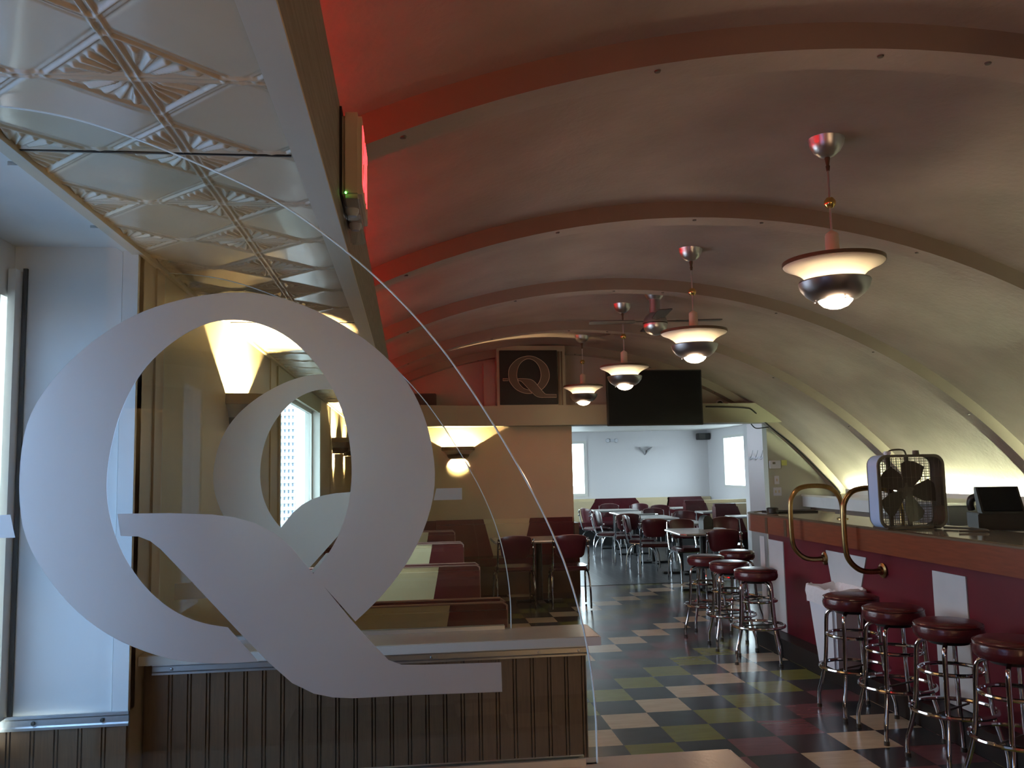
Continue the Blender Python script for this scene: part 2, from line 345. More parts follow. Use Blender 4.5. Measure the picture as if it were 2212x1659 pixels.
# soffit over the window recess, with a thin gap
st(B().box(-1.2, -.84, .75, 2.62, ZT+.012, ZT+.06).obj('ceiling', M['white']))
for y0, y1 in ((.75, 1.21), (1.235, 1.83), (1.855, 2.3), (2.325, 2.62)): st(B().box(-.835, -.802, y0, y1, ZT-.002, ZT+.05).obj('trim_17', M['white']))
# alcove trims
st(B().box(XL-.017, XL+.014, -3, YF, ZT-.012, ZT+.03).obj('trim_18', M['cream']), 'cream cornice strip beside the tin ceiling')
# side panel joints of alcove wall
for y in (2.74, 4.95, 8.6): st(B().box(XL-.001, XL+.006, y, y+.03, .9, ZT-.012).obj('trim_19', M['tan']))
# beam beside the vault
st(B().prism([(-.192, ZT+.004), (-.18, ZT+.004), (-.18, 2.57), (-.237, 2.57), (-.237, ZT+.004)], -3.1, 7.7).obj('trim_22', M['beamshade']), 'grained side of the long beam, shade put into its darker colour')  # side face darkened by colour to stand for its shade
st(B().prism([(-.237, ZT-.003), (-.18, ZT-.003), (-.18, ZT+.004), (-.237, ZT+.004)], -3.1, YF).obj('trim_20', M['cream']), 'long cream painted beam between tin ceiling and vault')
st(B().box(-1.2, -.2, -3.1, YF, ZT+.055, ZT+.075).obj('ceiling', M['rib']))
# pressed tin ceiling: real relief
def tin():
    p = .338; x0, x1 = XL, -.225; y0, y1 = .4, YF
    nx = 220
    X = np.linspace(x0, x1, nx); Y = np.concatenate([np.linspace(y0, 3.5, 1050), np.linspace(3.5, 6.5, 520)[1:], np.linspace(6.5, y1, 400)[1:]]); ny = len(Y)
    gx, gy = np.meshgrid(X, Y)
    a = np.abs((gx+.448)/p-np.round((gx+.448)/p)); c = np.abs((gy-1.427)/p-np.round((gy-1.427)/p))
    def bead(d, c0, w_): return np.clip(1-((d-c0)/w_)**2, 0, None)
    h = np.zeros_like(gx)
    for d in (a, c): h = np.maximum(h, .8*bead(d, .022, .014)); 
    h = np.maximum(h, .55*np.clip(1-np.minimum(a, c)/.05, 0, 1)*0+0)
    s_ = a+c; dist = np.sqrt(a*a+c*c)
    h = np.maximum(h, .75*bead(s_, .43, .022)); h = np.maximum(h, .35*bead(s_, .475, .012))
    th = np.arctan2(c, a); k = 5.5
    ray = np.clip(np.sin(th/(PI/2)*PI*k)**2*1.5-.35, 0, 1)*np.clip((dist-.06)/.05, 0, 1)*np.clip((.385-s_)/.02, 0, 1)*np.clip((np.minimum(a, c)-.04)/.01, 0, 1)
    h = np.maximum(h, .85*ray)
    plain = np.clip((s_-.5)/.5, 0, 1); h = h+.25*np.clip((s_-.49)/.03, 0, 1)
    z = ZT+.004-h*.0078+.0012*np.sin(gx*19+gy*7)*np.sin(gy*11)
    v = np.stack([gx, gy, z], -1).reshape(-1, 3)
    i = np.arange(nx*ny).reshape(ny, nx); q = np.stack([i[:-1, :-1], i[1:, :-1], i[1:, 1:], i[:-1, 1:]], -1).reshape(-1, 4)
    me = bpy.data.meshes.new('ceiling'); me.vertices.add(len(v)); me.vertices.foreach_set('co', v.ravel())
    me.loops.add(q.size); me.loops.foreach_set('vertex_index', q.ravel()); me.polygons.add(len(q))
    me.polygons.foreach_set('loop_start', np.arange(0, q.size, 4)); me.polygons.foreach_set('loop_total', np.full(len(q), 4))
    me.update(); me.validate(); me.polygons.foreach_set('use_smooth', [True]*len(q)); me.materials.append(M['tin'])
    o = bpy.data.objects.new('ceiling', me); C.objects.link(o); return st(o, 'pressed tin ceiling with sunburst squares')
tin()
for k in range(0, 30, 2):
    y = 1.762+.338*k
    if k in (0, 6, 14): st(B().box(XL+.015, -.24, y-.003, y+.003, ZT-.004, ZT+.002).obj('trim_21', M['blackm']), 'dark open seam in the tin ceiling')
# dining room beyond
XR, YB, ZC = 6.4, 17.95, 2.33
st(B().box(-.9, XR+.1, YF+.15, YB+.1, ZC, ZC+.1).obj('ceiling', M['white']))
def wbx(*a): return st(B().box(*a).obj('wall_back', M['wall2']))
wbx(-.9, 2.3, YB, YB+.12, 0, ZC); wbx(3.72, XR+.1, YB, YB+.12, 0, ZC); wbx(2.3, 3.72, YB, YB+.12, 0, .97); wbx(2.3, 3.72, YB, YB+.12, 2.14, ZC)
window(3, 2.3, 3.72, YB-.03, YB+.06, .97, 2.14, 'y', fr=.06)
def wrx(*a): return st(B().box(*a).obj('wall_right', M['wall2']))
wrx(XR, XR+.12, 12.6, 15.6, 0, ZC); wrx(XR, XR+.12, 17.0, YB, 0, ZC); wrx(XR, XR+.12, 15.6, 17.0, 0, 1.12); wrx(XR, XR+.12, 15.6, 17.0, 2.17, ZC)
window(4, XR-.02, XR+.06, 15.6, 17.0, 1.12, 2.17, 'x', fr=.05)
st(B().box(5.12, XR+.12, 12.6, 12.75, 0, ZC).obj('wall_right', M['wall2'])); st(B().box(5.5, 5.6, YF+.15, 12.6, 0, ZC).obj('wall_right', M['wall2']))
def wl2(*a): return st(B().box(*a).obj('wall_left', M['wall2']))
wl2(-.95, -.8, YF+.15, 12.9, 0, ZC); wl2(-.95, -.8, 16.5, YB, 0, ZC); wl2(-.95, -.8, 12.9, 16.5, 0, .5); wl2(-.95, -.8, 12.9, 16.5, 2.3, ZC)
window(5, -.92, -.84, 12.9, 16.5, .5, 2.3, 'x', 2)  # unseen window, added to bring bounced daylight into the dining room
st(B().box(-60, 60, -60, 80, -.3, -.2).obj('ground', M['asph']))
# lattice fence outside the alcove window
t = thing('lattice_screen', 'white lattice over blue backing, seen outside through the alcove window', 'lattice', (-2.17, 12.3, -.2))
B().box(0, .58, .02, .04, 0, 2.75).obj('backing_board', M['bluep'], t)
b = B()
for k in range(11): b.box(k*.055, k*.055+.034, 0, .012, 0, 2.75)
for k in range(29): b.box(0, .58, -.012, 0, .05+k*.094, .10+k*.094)
b.obj('slats', M['white'], t)

# ---------------------------------------------------------------- glass panels on half walls
GZ = 1.07
G = [[-.781,2.241],[-.707,2.237],[-.642,2.229],[-.576,2.217],[-.503,2.193],[-.417,2.16],[-.337,2.125],[-.257,2.088],[-.205,2.056],[-.154,2.018],[-.109,1.982],[-.044,1.925],[.014,1.862],[.058,1.808],[.096,1.753],[.137,1.69],[.177,1.621],[.218,1.547],[.25,1.479],[.277,1.41],[.298,1.335],[.313,1.259],[.32,1.187],[.322,1.139],[.322,GZ],[-.781,GZ]]
OUT = [[-.258,1.271],[-.321,1.269],[-.376,1.275],[-.409,1.283],[-.461,1.302],[-.514,1.331],[-.569,1.376],[-.625,1.456],[-.645,1.504],[-.652,1.567],[-.650,1.648],[-.64,1.692],[-.617,1.738],[-.578,1.785],[-.534,1.827],[-.481,1.863],[-.428,1.886],[-.349,1.905],[-.29,1.908],[-.24,1.902],[-.191,1.888],[-.118,1.853],[-.055,1.806],[-.018,1.766],[.009,1.728],[.033,1.67],[.044,1.603],[.045,1.558],[.032,1.497],[-.003,1.428],[-.048,1.372],[-.096,1.331]]
INN = [[-.168,1.414],[-.137,1.449],[-.113,1.501],[-.102,1.552],[-.100,1.61],[-.111,1.685],[-.138,1.747],[-.182,1.806],[-.231,1.842],[-.279,1.857],[-.32,1.859],[-.355,1.851],[-.391,1.832],[-.434,1.798],[-.461,1.763],[-.482,1.725],[-.500,1.673],[-.511,1.606],[-.512,1.565],[-.505,1.515],[-.487,1.465],[-.461,1.420],[-.428,1.382],[-.391,1.354],[-.349,1.336],[-.309,1.33]]
TAIL = [[-.492,1.525],[-.408,1.524],[-.338,1.52],[-.300,1.514],[-.267,1.504],[-.232,1.485],[-.204,1.46],[-.180,1.430],[-.157,1.402],[-.134,1.373],[-.107,1.339],[-.079,1.306],[-.058,1.283],[-.04,1.264],[-.018,1.255],[.02,1.253],[.155,1.251],[.156,1.201],[.005,1.203],[-.10,1.203],[-.134,1.206],[-.166,1.214],[-.202,1.233],[-.240,1.268],[-.29,1.321],[-.35,1.387],[-.393,1.434],[-.421,1.464],[-.438,1.478],[-.457,1.486],[-.486,1.488]]
STUB = [[-.747,1.528],[-.663,1.528],[-.654,1.49],[-.747,1.49]]
def sm(P):
    Q = [(v.x, v.y) for v in smooth_path([(p[0], p[1], 0) for p in P], 4)]
    for it in range(14): Q = [Q[0]]+[((Q[k-1][0]+2*Q[k][0]+Q[k+1][0])/4, (Q[k-1][1]+2*Q[k][1]+Q[k+1][1])/4) for k in range(1, len(Q)-1)]+[Q[-1]]
    return Q
def letter(name, m, th, f=lambda P: P, parent=None, y=0):
    b = B()
    o = f(sm(OUT)); i = f(sm(INN))
    # C-shaped ring filled strip-wise
    def resample(P, n):
        P = [Vector(p) for p in P]; L = [0]
        for k in range(1, len(P)): L.append(L[-1]+(P[k]-P[k-1]).length)
        out = []
        for j in range(n+1):
            t = L[-1]*j/n; k = 1
            while k < len(L)-1 and L[k] < t: k += 1
            f_ = (t-L[k-1])/max(1e-9, L[k]-L[k-1]); out.append(P[k-1].lerp(P[k], f_))
        return out
    o2 = resample(o, 90); i2 = resample(i[::-1], 90)
    vs = [[b.b.verts.new((p.x, yy, p.y)) for p in Q] for yy in (y, y+th) for Q in (o2, i2)]
    for k in range(90):
        b.b.faces.new((vs[0][k], vs[0][k+1], vs[1][k+1], vs[1][k])); b.b.faces.new((vs[2][k+1], vs[2][k], vs[3][k], vs[3][k+1]))
        b.b.faces.new((vs[0][k+1], vs[0][k], vs[2][k], vs[2][k+1])); b.b.faces.new((vs[1][k], vs[1][k+1], vs[3][k+1], vs[3][k]))
    for k in (0, 90): b.b.faces.new((vs[0][k], vs[1][k], vs[3][k], vs[2][k]))
    b.prism(f(TAIL), y, y+th); b.prism(f(STUB), y, y+th)
    return b.obj(name, m, parent, smooth=False)
def glass_panel(y, mir, label):
    t = thing('etched_glass_screen', label, 'glass screen', (0, y, 0), 0, 'etched glass partitions on the half walls')
    P = sm(G[:-2])+[tuple(G[-2]), tuple(G[-1])]
    B().prism(P, -.004, .004, side=1).obj('pane', [M['glass'], M['edge']], t, smooth=False)
    B().tube([(x, 0, z) for x, z in P[:-1]], .0017, 8).obj('polished_edge', M['edge'], t)
    letter('etched_letter', M['frost'], .0012, (lambda Q: flip(Q, -.579)) if mir else (lambda Q: Q), t, -.0056)
    return t
def half_wall(y0, y1, label, back):
    t = thing('half_wall', label, 'half wall', (0, 0, 0), 0, 'beadboard half walls')
    B().box(XL+.002, .535, y0+.055, y1-.03, 0, GZ-.03).obj('core', M['bead'], t)
    beads(XL+.012, .537, y0+.04, 0, 1.032, .0535, 'beadboard', t, start=.0535*19.99 % .0535+.012)
    q = B().box(XL+.002, .575, y0, y1, GZ-.028, GZ, .002).obj('countertop', M['cap'], t)
    B().box(XL+.002, .577, y0-.003, y0, GZ-.0275, GZ-.002).box(.575, .578, y0, y1, GZ-.0275, GZ-.002).obj('edge_band', M['capedge'], q)
    metal_trim(XL+.03, .54, y0+.04, 1.006, .034, 'metal_strip', t)
    for x in (-.70, -.33, -.08, .06, .39, .515): B().lathe([(0, -.003), (.004, -.002), (.005, 0)], (0, 0, 0), 8).obj('screw', M['steel'], t, (x, y0+.036, 1.022)).rotation_euler = (-PI/2, 0, 0)
    return t
half_wall(1.33, 1.568, 'nearest beadboard half wall, laminate top at the bottom edge of the photo', False)
half_wall(2.646, 2.855, 'dark beadboard half wall in front of the first booth, with laminate top', True)
glass_panel(1.535, False, 'nearer curved glass panel etched with a huge frosted Q reading the right way round')
glass_panel(2.835, True, 'farther curved glass panel etched with a mirrored Q, on the second half wall')
for y in (1.535, 2.835):
    tag(B().box(-.78, .30, y-.012, y-.006, GZ, GZ+.012).box(-.78, .30, y+.006, y+.012, GZ, GZ+.012).obj('glass_channel', M['alu']), 'slim aluminium channel holding the base of the %s Q glass' % ('nearer' if y < 2 else 'farther'), 'channel')

# ---------------------------------------------------------------- exit sign
t = thing('exit_sign', 'lit red EXIT sign with clear emergency lamp fixed to the cream beam', 'exit sign', (-.178, 2.25, 2.32))
B().box(0, .056, 0, .33, -.005, .235, .012).obj('housing', M['cream'], t)
B().box(-.004, .004, -.012, .32, .0, .24).obj('back_plate', M['blackm'], t)
cu = bpy.data.curves.new('exit_letters', 'FONT'); cu.body = 'EXIT'; cu.size = .2; cu.extrude = .001; cu.align_x = 'CENTER'; cu.align_y = 'CENTER'
tmp = bpy.data.objects.new('tmp', cu); C.objects.link(tmp)
me = bpy.data.meshes.new_from_object(tmp.evaluated_get(bpy.context.evaluated_depsgraph_get())); bpy.data.objects.remove(tmp)
xs = [v.co.x for v in me.vertices]; ys = [v.co.y for v in me.vertices]
for v in me.vertices:
    u = (v.co.x-min(xs))/(max(xs)-min(xs)); q = (v.co.y-min(ys))/(max(ys)-min(ys)); v.co = Vector((.0565+v.co.z, .03+u*.25, .04+q*.165))
me.materials.clear(); me.materials.append(M['exitr'])
o = bpy.data.objects.new('exit_letters', me); C.objects.link(o); o.parent = t
B().box(.006, .050, .005, .31, -.055, .0, .006).obj('emergency_lamp_cover', M['clear'], t)
for y in (.06, .2): B().lathe([(0, -.02), (.012, -.02), (.018, -.008), (.018, 0), (0, 0)], (.027, y, -.02), 14).obj('lamp_head', M['pwhite'], t)
B().lathe([(0, -.002), (.003, -.001), (.003, .003)], (0, 0, 0), 8).obj('indicator_light', M['led'], t, (.014, -.001, .006)).rotation_euler = (PI/2, 0, 0)

# ---------------------------------------------------------------- pendants
def pendant():
    t = thing('pendant_lamp', 'x', 'pendant lamp', (0, 0, 0), 0, 'saucer pendants hanging from the vault')
    B().lathe([(.092, .004), (.09, 0), (.084, -.03), (.066, -.062), (.038, -.086), (.012, -.094), (0, -.094)], seg=28).obj('canopy', M['alu'], t)
    B().lathe([(.012, -.09), (.014, -.1), (.008, -.135), (.011, -.14), (.0075, -.165)], seg=12).obj('coupler', M['bronze'], t)
    B().tube([(0, 0, -.15), (0, 0, -.49)], .0055, 10).obj('stem', M['alu'], t)
    B().lathe([(0, -.302), (.017, -.306), (.027, -.32), (.03, -.332), (.027, -.344), (.017, -.357), (0, -.361)], seg=20).obj('ball', M['gold'], t)
    B().lathe([(.006, -.475), (.03, -.492), (.033, -.5), (.034, -.6), (.05, -.602), (.052, -.618), (.034, -.62)], seg=24).obj('socket_cover', M['cream'], t)
    B().lathe([(0, -.614), (.1, -.617), (.2, -.622), (.244, -.63), (.246, -.648), (.238, -.656), (.2, -.672), (.165, -.692), (.14, -.716), (.128, -.742), (.124, -.76), (0, -.76)], seg=48).obj('saucer_shade', M['lampw'], t)
    B().lathe([(.2475, -.63), (.2485, -.648), (.2445, -.65), (.2455, -.629)], seg=48).obj('rim_band', M['bronze'], t)
    B().lathe([(.172, -.735), (.175, -.742), (.166, -.772), (.142, -.804), (.112, -.826), (.084, -.834), (.084, -.828), (.11, -.821), (.138, -.8), (.16, -.77), (.168, -.738), (.172, -.735)], seg=48).obj('bowl', M['bowlm'], t)
    B().ring(0, 0, -.766, .144, .0055, 32, 6).obj('glow_ring', M['lampr'], t)
    B().lathe([(.084, -.829), (.08, -.842), (.06, -.862), (.03, -.874), (0, -.878)], seg=28).obj('lens', M['lamp'], t)
    for a in (30, 150, 270): B().lathe([(0, -.006), (.004, -.005), (.005, 0)], (.1*math.cos(math.radians(a)), .1*math.sin(math.radians(a)), -.836), 8).obj('screw', M['steel'], t)
    return t
PL = ['nearest and largest pendant lamp, in front of the second rib from the right', 'second nearest pendant lamp, just right of the ceiling fan', 'third pendant lamp, its bowl overlapping the television corner', 'farthest pendant lamp, hanging beside the wall sign with the Q']
p0 = pendant(); PZ = 3.228
p0.location = (2.125, 4.01, PZ); p0['label'] = PL[0]
for (x, y), lb in zip([(2.14, 6.2), (2.155, 8.39), (2.15, 10.45)], PL[1:]): dup(p0, (x, y, PZ), 0, lb)
dup(p0, (2.13, 1.84, PZ), 0, 'pendant lamp over the aisle, right of the photo frame')
for i, (y, e) in enumerate(((1.84, 10), (4.01, 9), (6.2, 8), (8.39, 7), (10.45, 4))): point('pendant_glow', None, (2.14, y, 2.33), (1, .64, .38), e, .08)

# ceiling fan
t = thing('ceiling_fan', 'steel ceiling fan with ball motor and dark flat blades', 'ceiling fan', (2.3, 7.745, 3.22))
B().lathe([(.105, .0), (.1, -.012), (.072, -.06), (.058, -.075), (0, -.075)], seg=28).obj('canopy', M['alu'], t)
B().tube([(0, 0, -.07), (0, 0, -.2)], .05, 20).obj('downrod', M['alu'], t)
B().lathe([(0, -.19)]+[(.115*math.sin(math.radians(a)), -.305+.112*math.cos(math.radians(a))) for a in range(10, 180, 10)]+[(0, -.417)], seg=32).obj('motor', M['alu'], t)
B().lathe([(.1155, -.298), (.118, -.303), (.1155, -.308)], seg=32).obj('seam_ring', M['darkmetal'], t)
for a in (-8, 82, 172, 262):
    b = B().prism([(.1, -.012), (.18, -.02), (.2, -.06), (.6, -.065), (.62, -.05), (.62, .05), (.6, .065), (.2, .06), (.18, .02), (.1, .012)], -.284, -.277, 'z')
    for v in b.b.verts: v.co.z += v.co.y*.07
    b.obj('blade', M['darkmetal'], t, (0, 0, 0), math.radians(a))
# brown fixtures on the ribs
for (x, y), lb in zip([(2.31, 5.22), (2.32, 9.72)], ('small brown ceiling sensor between the two nearest pendants', 'small brown ceiling sensor beyond the fan, near the farthest pendant')):
    z = CZ+math.sqrt(RV**2-(x-CX)**2)
    t = thing('ceiling_sensor', lb, 'sensor', (x, y, z-.0), 0, 'brown sensors on the vault')
    B().lathe([(.046, .004), (.048, -.02), (.04, -.05), (0, -.05)], seg=20).obj('base', M['bronze'], t)
    B().lathe([(.034, -.05), (.034, -.07), (.022, -.088), (0, -.094)], seg=20).obj('dome', M['bronze'], t)

# ---------------------------------------------------------------- sconces
def sconce():
    t = thing('wall_sconce', 'x', 'wall lamp', (0, 0, 0), 0, 'half saucer wall lamps')
    # faces -Y, wall plane at y=0
    k = dict(seg=28, a0=PI, a1=2*PI)
    B().lathe([(.212, .074), (.217, .074), (.217, .028), (.205, .02), (.19, .012), (.166, -.012), (.140, -.032), (.128, -.048), (.122, -.048), (.136, -.026), (.16, -.004), (.19, .018), (.21, .03), (.212, .074)], **k).obj('upper_shade', M['alu'], t)
    B().lathe([(.2175, .075), (.2215, .075), (.2215, .028), (.2175, .028), (.2175, .075)], **k).obj('rim_band', M['bronze'], t)
    B().lathe([(.152, -.026), (.15, -.028), (.142, -.056), (.12, -.078), (.084, -.085), (.084, -.079), (.116, -.072), (.138, -.05), (.146, -.026), (.152, -.026)], **k).obj('bowl', M['bronze'], t)
    B().box(-.06, .06, -.014, 0, -.05, .04).obj('back_plate', M['alu'], t)
    B().tube([(.137*math.cos(PI+PI*k/16), .137*math.sin(PI+PI*k/16), -.044) for k in range(1, 16)], .004, 6).obj('glow_ring', M['lampr'], t)
    B().lathe([(0, .0), (.009, -.003), (.012, -.01), (.008, -.02), (0, -.022)], (0, -.105, -.052), 16).obj('bulb', emit('bulb', (1, .7, .32), 60), t)
    return t
s0 = sconce()
SC = [((.638, YF-.001, 1.815), 0, 'art deco sconce glowing on the yellow back wall', 80), ((XL+.001, 4.0, 1.86), -PI/2, 'nearest alcove sconce, seen through the big Q, before the window', 330),
      ((XL+.001, 9.0, 1.86), -PI/2, 'alcove sconce just beyond the left window', 200), ((XL+.001, 10.45, 1.86), -PI/2, 'alcove sconce farthest along the left wall', 110), ((1.0, -3.04, 1.9), PI, 'unseen sconce added behind the camera for warm fill', 60), ((XL+.001, .50, 1.86), -PI/2, 'sconce on the left wall beside the camera, outside the photo frame', 250)]  # the sconce behind the camera is made up, added for warm fill
for i, (l, rz, lb, e) in enumerate(SC):
    # local -Y is outward; for the left wall outward is +X
    if i == 0: s0.location = l; s0['label'] = lb; o = s0
    else: o = dup(s0, l, (PI/2 if rz == -PI/2 else rz), lb)
    dx, dy = (0, -.107) if rz == 0 else ((.107, 0) if rz < 0 else (0, .107))
    point('sconce_glow', None, (l[0]+dx, l[1]+dy, l[2]-.036), (1, .68, .34), e*2.2, .01)
    q = point('sconce_downlight', None, (l[0]+dx*.8, l[1]+dy*.8, l[2]-.09), (1, .66, .30), e*.008, .03); q.data.type = 'SPOT'; q.data.spot_size = math.radians(105); q.data.spot_blend = .5

t = thing('fill_lamp', 'unseen globe floor lamp added behind the camera as warm fill', 'floor lamp', (1.35, -1.0, 0))  # made-up lamp, added only to throw warm fill forward
B().lathe([(0, 1.13)]+[(.12*math.sin(math.radians(a)), 1.25-.12*math.cos(math.radians(a))) for a in range(15, 180, 15)]+[(0, 1.37)], (0, 0, 0), 24).obj('globe', emit('fill_globe_glow', (1, .58, .30), 70), t)
B().tube([(0, 0, .02), (0, 0, 1.14)], .012, 10).lathe([(0, 0), (.14, 0), (.14, .012), (.02, .03), (0, .03)]).obj('pole', M['bronze'], t)

# red neon above the alcove, hidden behind the beam
for y, ln in ((-1.3, 1.8), (.95, 1.85), (3.12, 1.85), (5.29, 1.85), (7.46, 1.85), (9.63, 1.6)):
    t = thing('red_tube_light', 'red tube light lying on top of the alcove ceiling', 'tube light', (-.46, y, 2.565), 0, 'red tube lights above the alcove')
    B().tube([(0, 0, .02), (0, ln, .02)], .014, 8).obj('tube', M['red'], t)
    B().box(-.02, .02, -.03, 0, -.245, .035).box(-.02, .02, ln, ln+.03, -.245, .035).obj('end_cap', M['white'], t)

# ---------------------------------------------------------------- back wall things
t = thing('wall_sign', 'square black sign with an outlined Q above the header', 'sign', (1.17, 11.2, 2.416))
B().box(-.02, .90, .02, .28, .0, .62).box(-.02, .90, .02, .28, .62, .80).obj('case', M['header'], t)
B().box(.015, .79, .0, .03, .01, .735, .004).obj('panel', M['blackm'], t)
B().box(.80, .825, .0, .02, .0, .72).box(.845, .86, .0, .02, .0, .72).obj('side_trim', M['bronze'], t)
def tosign(P): return [((x+.653)/.803*.66+.13+.0, (z-1.203)/.705*.62+.07) for x, z in P]
def inset(Pfn, k, b, y0, y1): pass
def outline_tube(P, y, r, closed=True): return B().tube([(x, y, z) for x, z in P], r, 6, closed=closed)
SO = lambda P: [((x+.304)*.79+.405, (z-1.587)*.79+.405) for x, z in P]
q = letter('sign_letter', M['signf'], .012, SO, t, -.012)
ringp = SO(sm(OUT)+sm(INN))
outline_tube(ringp, -.014, .0035).obj('letter_outline', M['signe'], q)
outline_tube(SO([[a, b_] for a, b_ in TAIL]), -.014, .0035).obj('letter_outline', M['signe'], q)
outline_tube(SO(STUB), -.014, .0035).obj('letter_outline', M['signe'], q)
tag(B().box(.985, 1.145, 11.36, 11.5, 2.416, 3.0).obj('case_post', M['lun']), 'square post left of the black Q sign', 'post')
t = thing('television', 'flat black television hung over the doorway header', 'television', (2.50, 10.65, 2.10))
B().box(0, 1.254, 0, .07, 0, .715, .006).obj('housing', M['black'], t)
B().box(.015, 1.239, -.003, .001, .015, .70).obj('screen', M['screen'], t)
B().box(.5, .75, .07, .1, .1, .5).box(.58, .67, .1, .55, .18, .26).obj('bracket', M['black'], t)
t = thing('speaker', 'black speaker on the header left of the Q sign, lit red behind', 'speaker', (.0, 11.25, 2.416))
B().box(0, .35, 0, .2, 0, .175, .01).obj('cabinet', M['black'], t); B().box(.01, .34, -.004, .001, .012, .158).obj('grille', M['blackm'], t)
t = thing('security_camera', 'small dome security camera right of the television', 'camera', (4.29, YF, 2.43))
o = B().lathe([(.055, 0), (.055, .02), (.05, .035), (0, .035)], seg=24).obj('base', M['pwhite'], t); o.rotation_euler = (PI/2, 0, 0)
o = B().lathe([(.038, .03), (.037, .045), (.028, .06), (0, .068)], seg=24).obj('dome', M['black'], t); o.rotation_euler = (PI/2, 0, 0)
# cables
cab = [(3.98, 11.18, 2.37), (4.3, 11.18, 2.36), (4.55, 11.19, 2.345), (4.63, 11.18, 2.32), (4.8, 11.25, 2.19), (5.0, 11.3, 2.03), (5.25, 11.3, 1.83), (5.55, 11.3, 1.53), (5.8, 11.3, 1.28), (5.9, 11.3, 1.16)]
tag(B().tube(smooth_path([(x, y, z) for x, y, z in cab], 5), .011, 6).obj('cable', M['black']), 'black cable running down along the last rib beside the door', 'cable')
tag(B().tube(smooth_path([(4.72, 11.45, 2.14), (4.78, 11.44, 2.08), (4.9, 11.44, 2.085), (5.02, 11.42, 2.1)], 5), .008, 6).obj('cable', M['black']), 'short black cable drooping at the doorway top corner', 'cable')
t = thing('coat_rack', 'row of metal coat hooks on the white pier beyond the doorway', 'coat rack', (5.12, 12.6, 1.66))
B().box(0, .33, -.012, 0, 0, .035).obj('rail', M['pwhite'], t)
for k in range(4):
    x = .04+k*.08; B().tube(smooth_path([(x, -.01, -.01), (x, -.06, .0), (x, -.07, .03)], 4), .006, 6).tube(smooth_path([(x, -.01, .02), (x, -.06, .07), (x-.0, -.1, .13)], 4), .006, 6).obj('hook', M['steel'], t)
t = thing('thermostat', 'white thermostat on the pale wall right of the doorway', 'thermostat', (5.055, YF, 1.57)); B().box(-.08, .08, -.028, 0, -.055, .055, .006).obj('body', M['pwhite'], t); B().box(-.04, .0, -.03, -.027, .005, .035).obj('display', M['darkmetal'], t)
tag(B().box(5.155, 5.235, YF-.004, YF-.001, 1.555, 1.63).obj('paper_note', M['note']), 'yellow paper note beside the thermostat', 'note')
for z, lb, nm in ((1.355, 'light switch plate below the thermostat', 'light_switch'), (1.195, 'lower wall plate with two switches below the light switch', 'light_switch')):
    t = thing(nm, lb, 'switch', (5.075, YF, z)); wd = .035 if z > 1.3 else .06
    B().box(-wd, wd, -.006, 0, -.058, .058, .002).obj('plate', M['pwhite'], t)
    for x in ((0,) if z > 1.3 else (-.025, .025)): B().box(x-.009, x+.009, -.014, -.005, -.018, .018).obj('toggle', M['cream'], t)
# dining room wall things
t = thing('emergency_light', 'white twin lamp emergency light on the dining room back wall', 'emergency light', (4.28, YB, 2.14)); B().box(-.05, .05, -.05, 0, -.03, .03, .008).obj('body', M['pwhite'], t)
for x in (-.09, .09): B().lathe([(0, .05), (.035, .045), (.045, .02), (.045, 0), (0, 0)], (0, 0, 0), 16).obj('lamp_head', M['pwhite'], t, (x, -.01, 0)).rotation_euler = (PI/2, 0, 0)
t = thing('wall_uplight', 'steel V shaped wall lamp on the dining room back wall', 'wall lamp', (5.0, YB, 1.82))
for s in (-1, 1):
    b = B().prism([(0, 0), (s*.14, .17), (s*.03, .10)], -.02, 0, 'y'); 
    for v in b.b.verts:
        if v.co.y < -.01: v.co.y = -.13 if v.co.z > .05 else -.02
    b.obj('wing', M['alu'], t)
t = thing('speaker', 'black speaker in the dining room corner near the ceiling', 'speaker', (6.12, YB-.24, 2.12)); B().box(0, .26, 0, .18, 0, .14, .01).obj('cabinet', M['black'], t); B().box(.02, .15, -.004, .001, .015, .125).obj('grille', M['darkmetal'], t); B().box(.1, .15, .18, .24, .05, .1).obj('bracket', M['black'], t)

# ---------------------------------------------------------------- booths
def pad(b, x0, x1, y0, y1, z0, z1, bev=.025): return b.box(x0, x1, y0, y1, z0, z1, bev)
def face_panel(x0, x1, xc0, xc1, dz, z0, z1, yf, th, t, mats=('booth', 'cvinyl'), mirror=False):
    # backrest cushion facing -Y in three vinyl fields
    sl = dz
    for P, m, nm in (([(x0, z0), (xc0+sl, z0), (xc0, z1), (x0, z1)], mats[0], 'side_field'), ([(xc0+sl, z0), (xc1-sl, z0), (xc1, z1), (xc0, z1)], mats[1], 'centre_field'), ([(xc1-sl, z0), (x1, z0), (x1, z1), (xc1, z1)], mats[0], 'side_field')):
        b = B().prism(P, yf, yf+th)
        top = [e for e in b.b.edges if all(abs(v.co.z-z1) < 1e-5 and abs(v.co.y-yf) < 1e-5 for v in e.verts)]
        bmesh.ops.bevel(b.b, geom=top, offset=th*.6, segments=4, affect='EDGES')
        b.obj(nm, M[m], t)
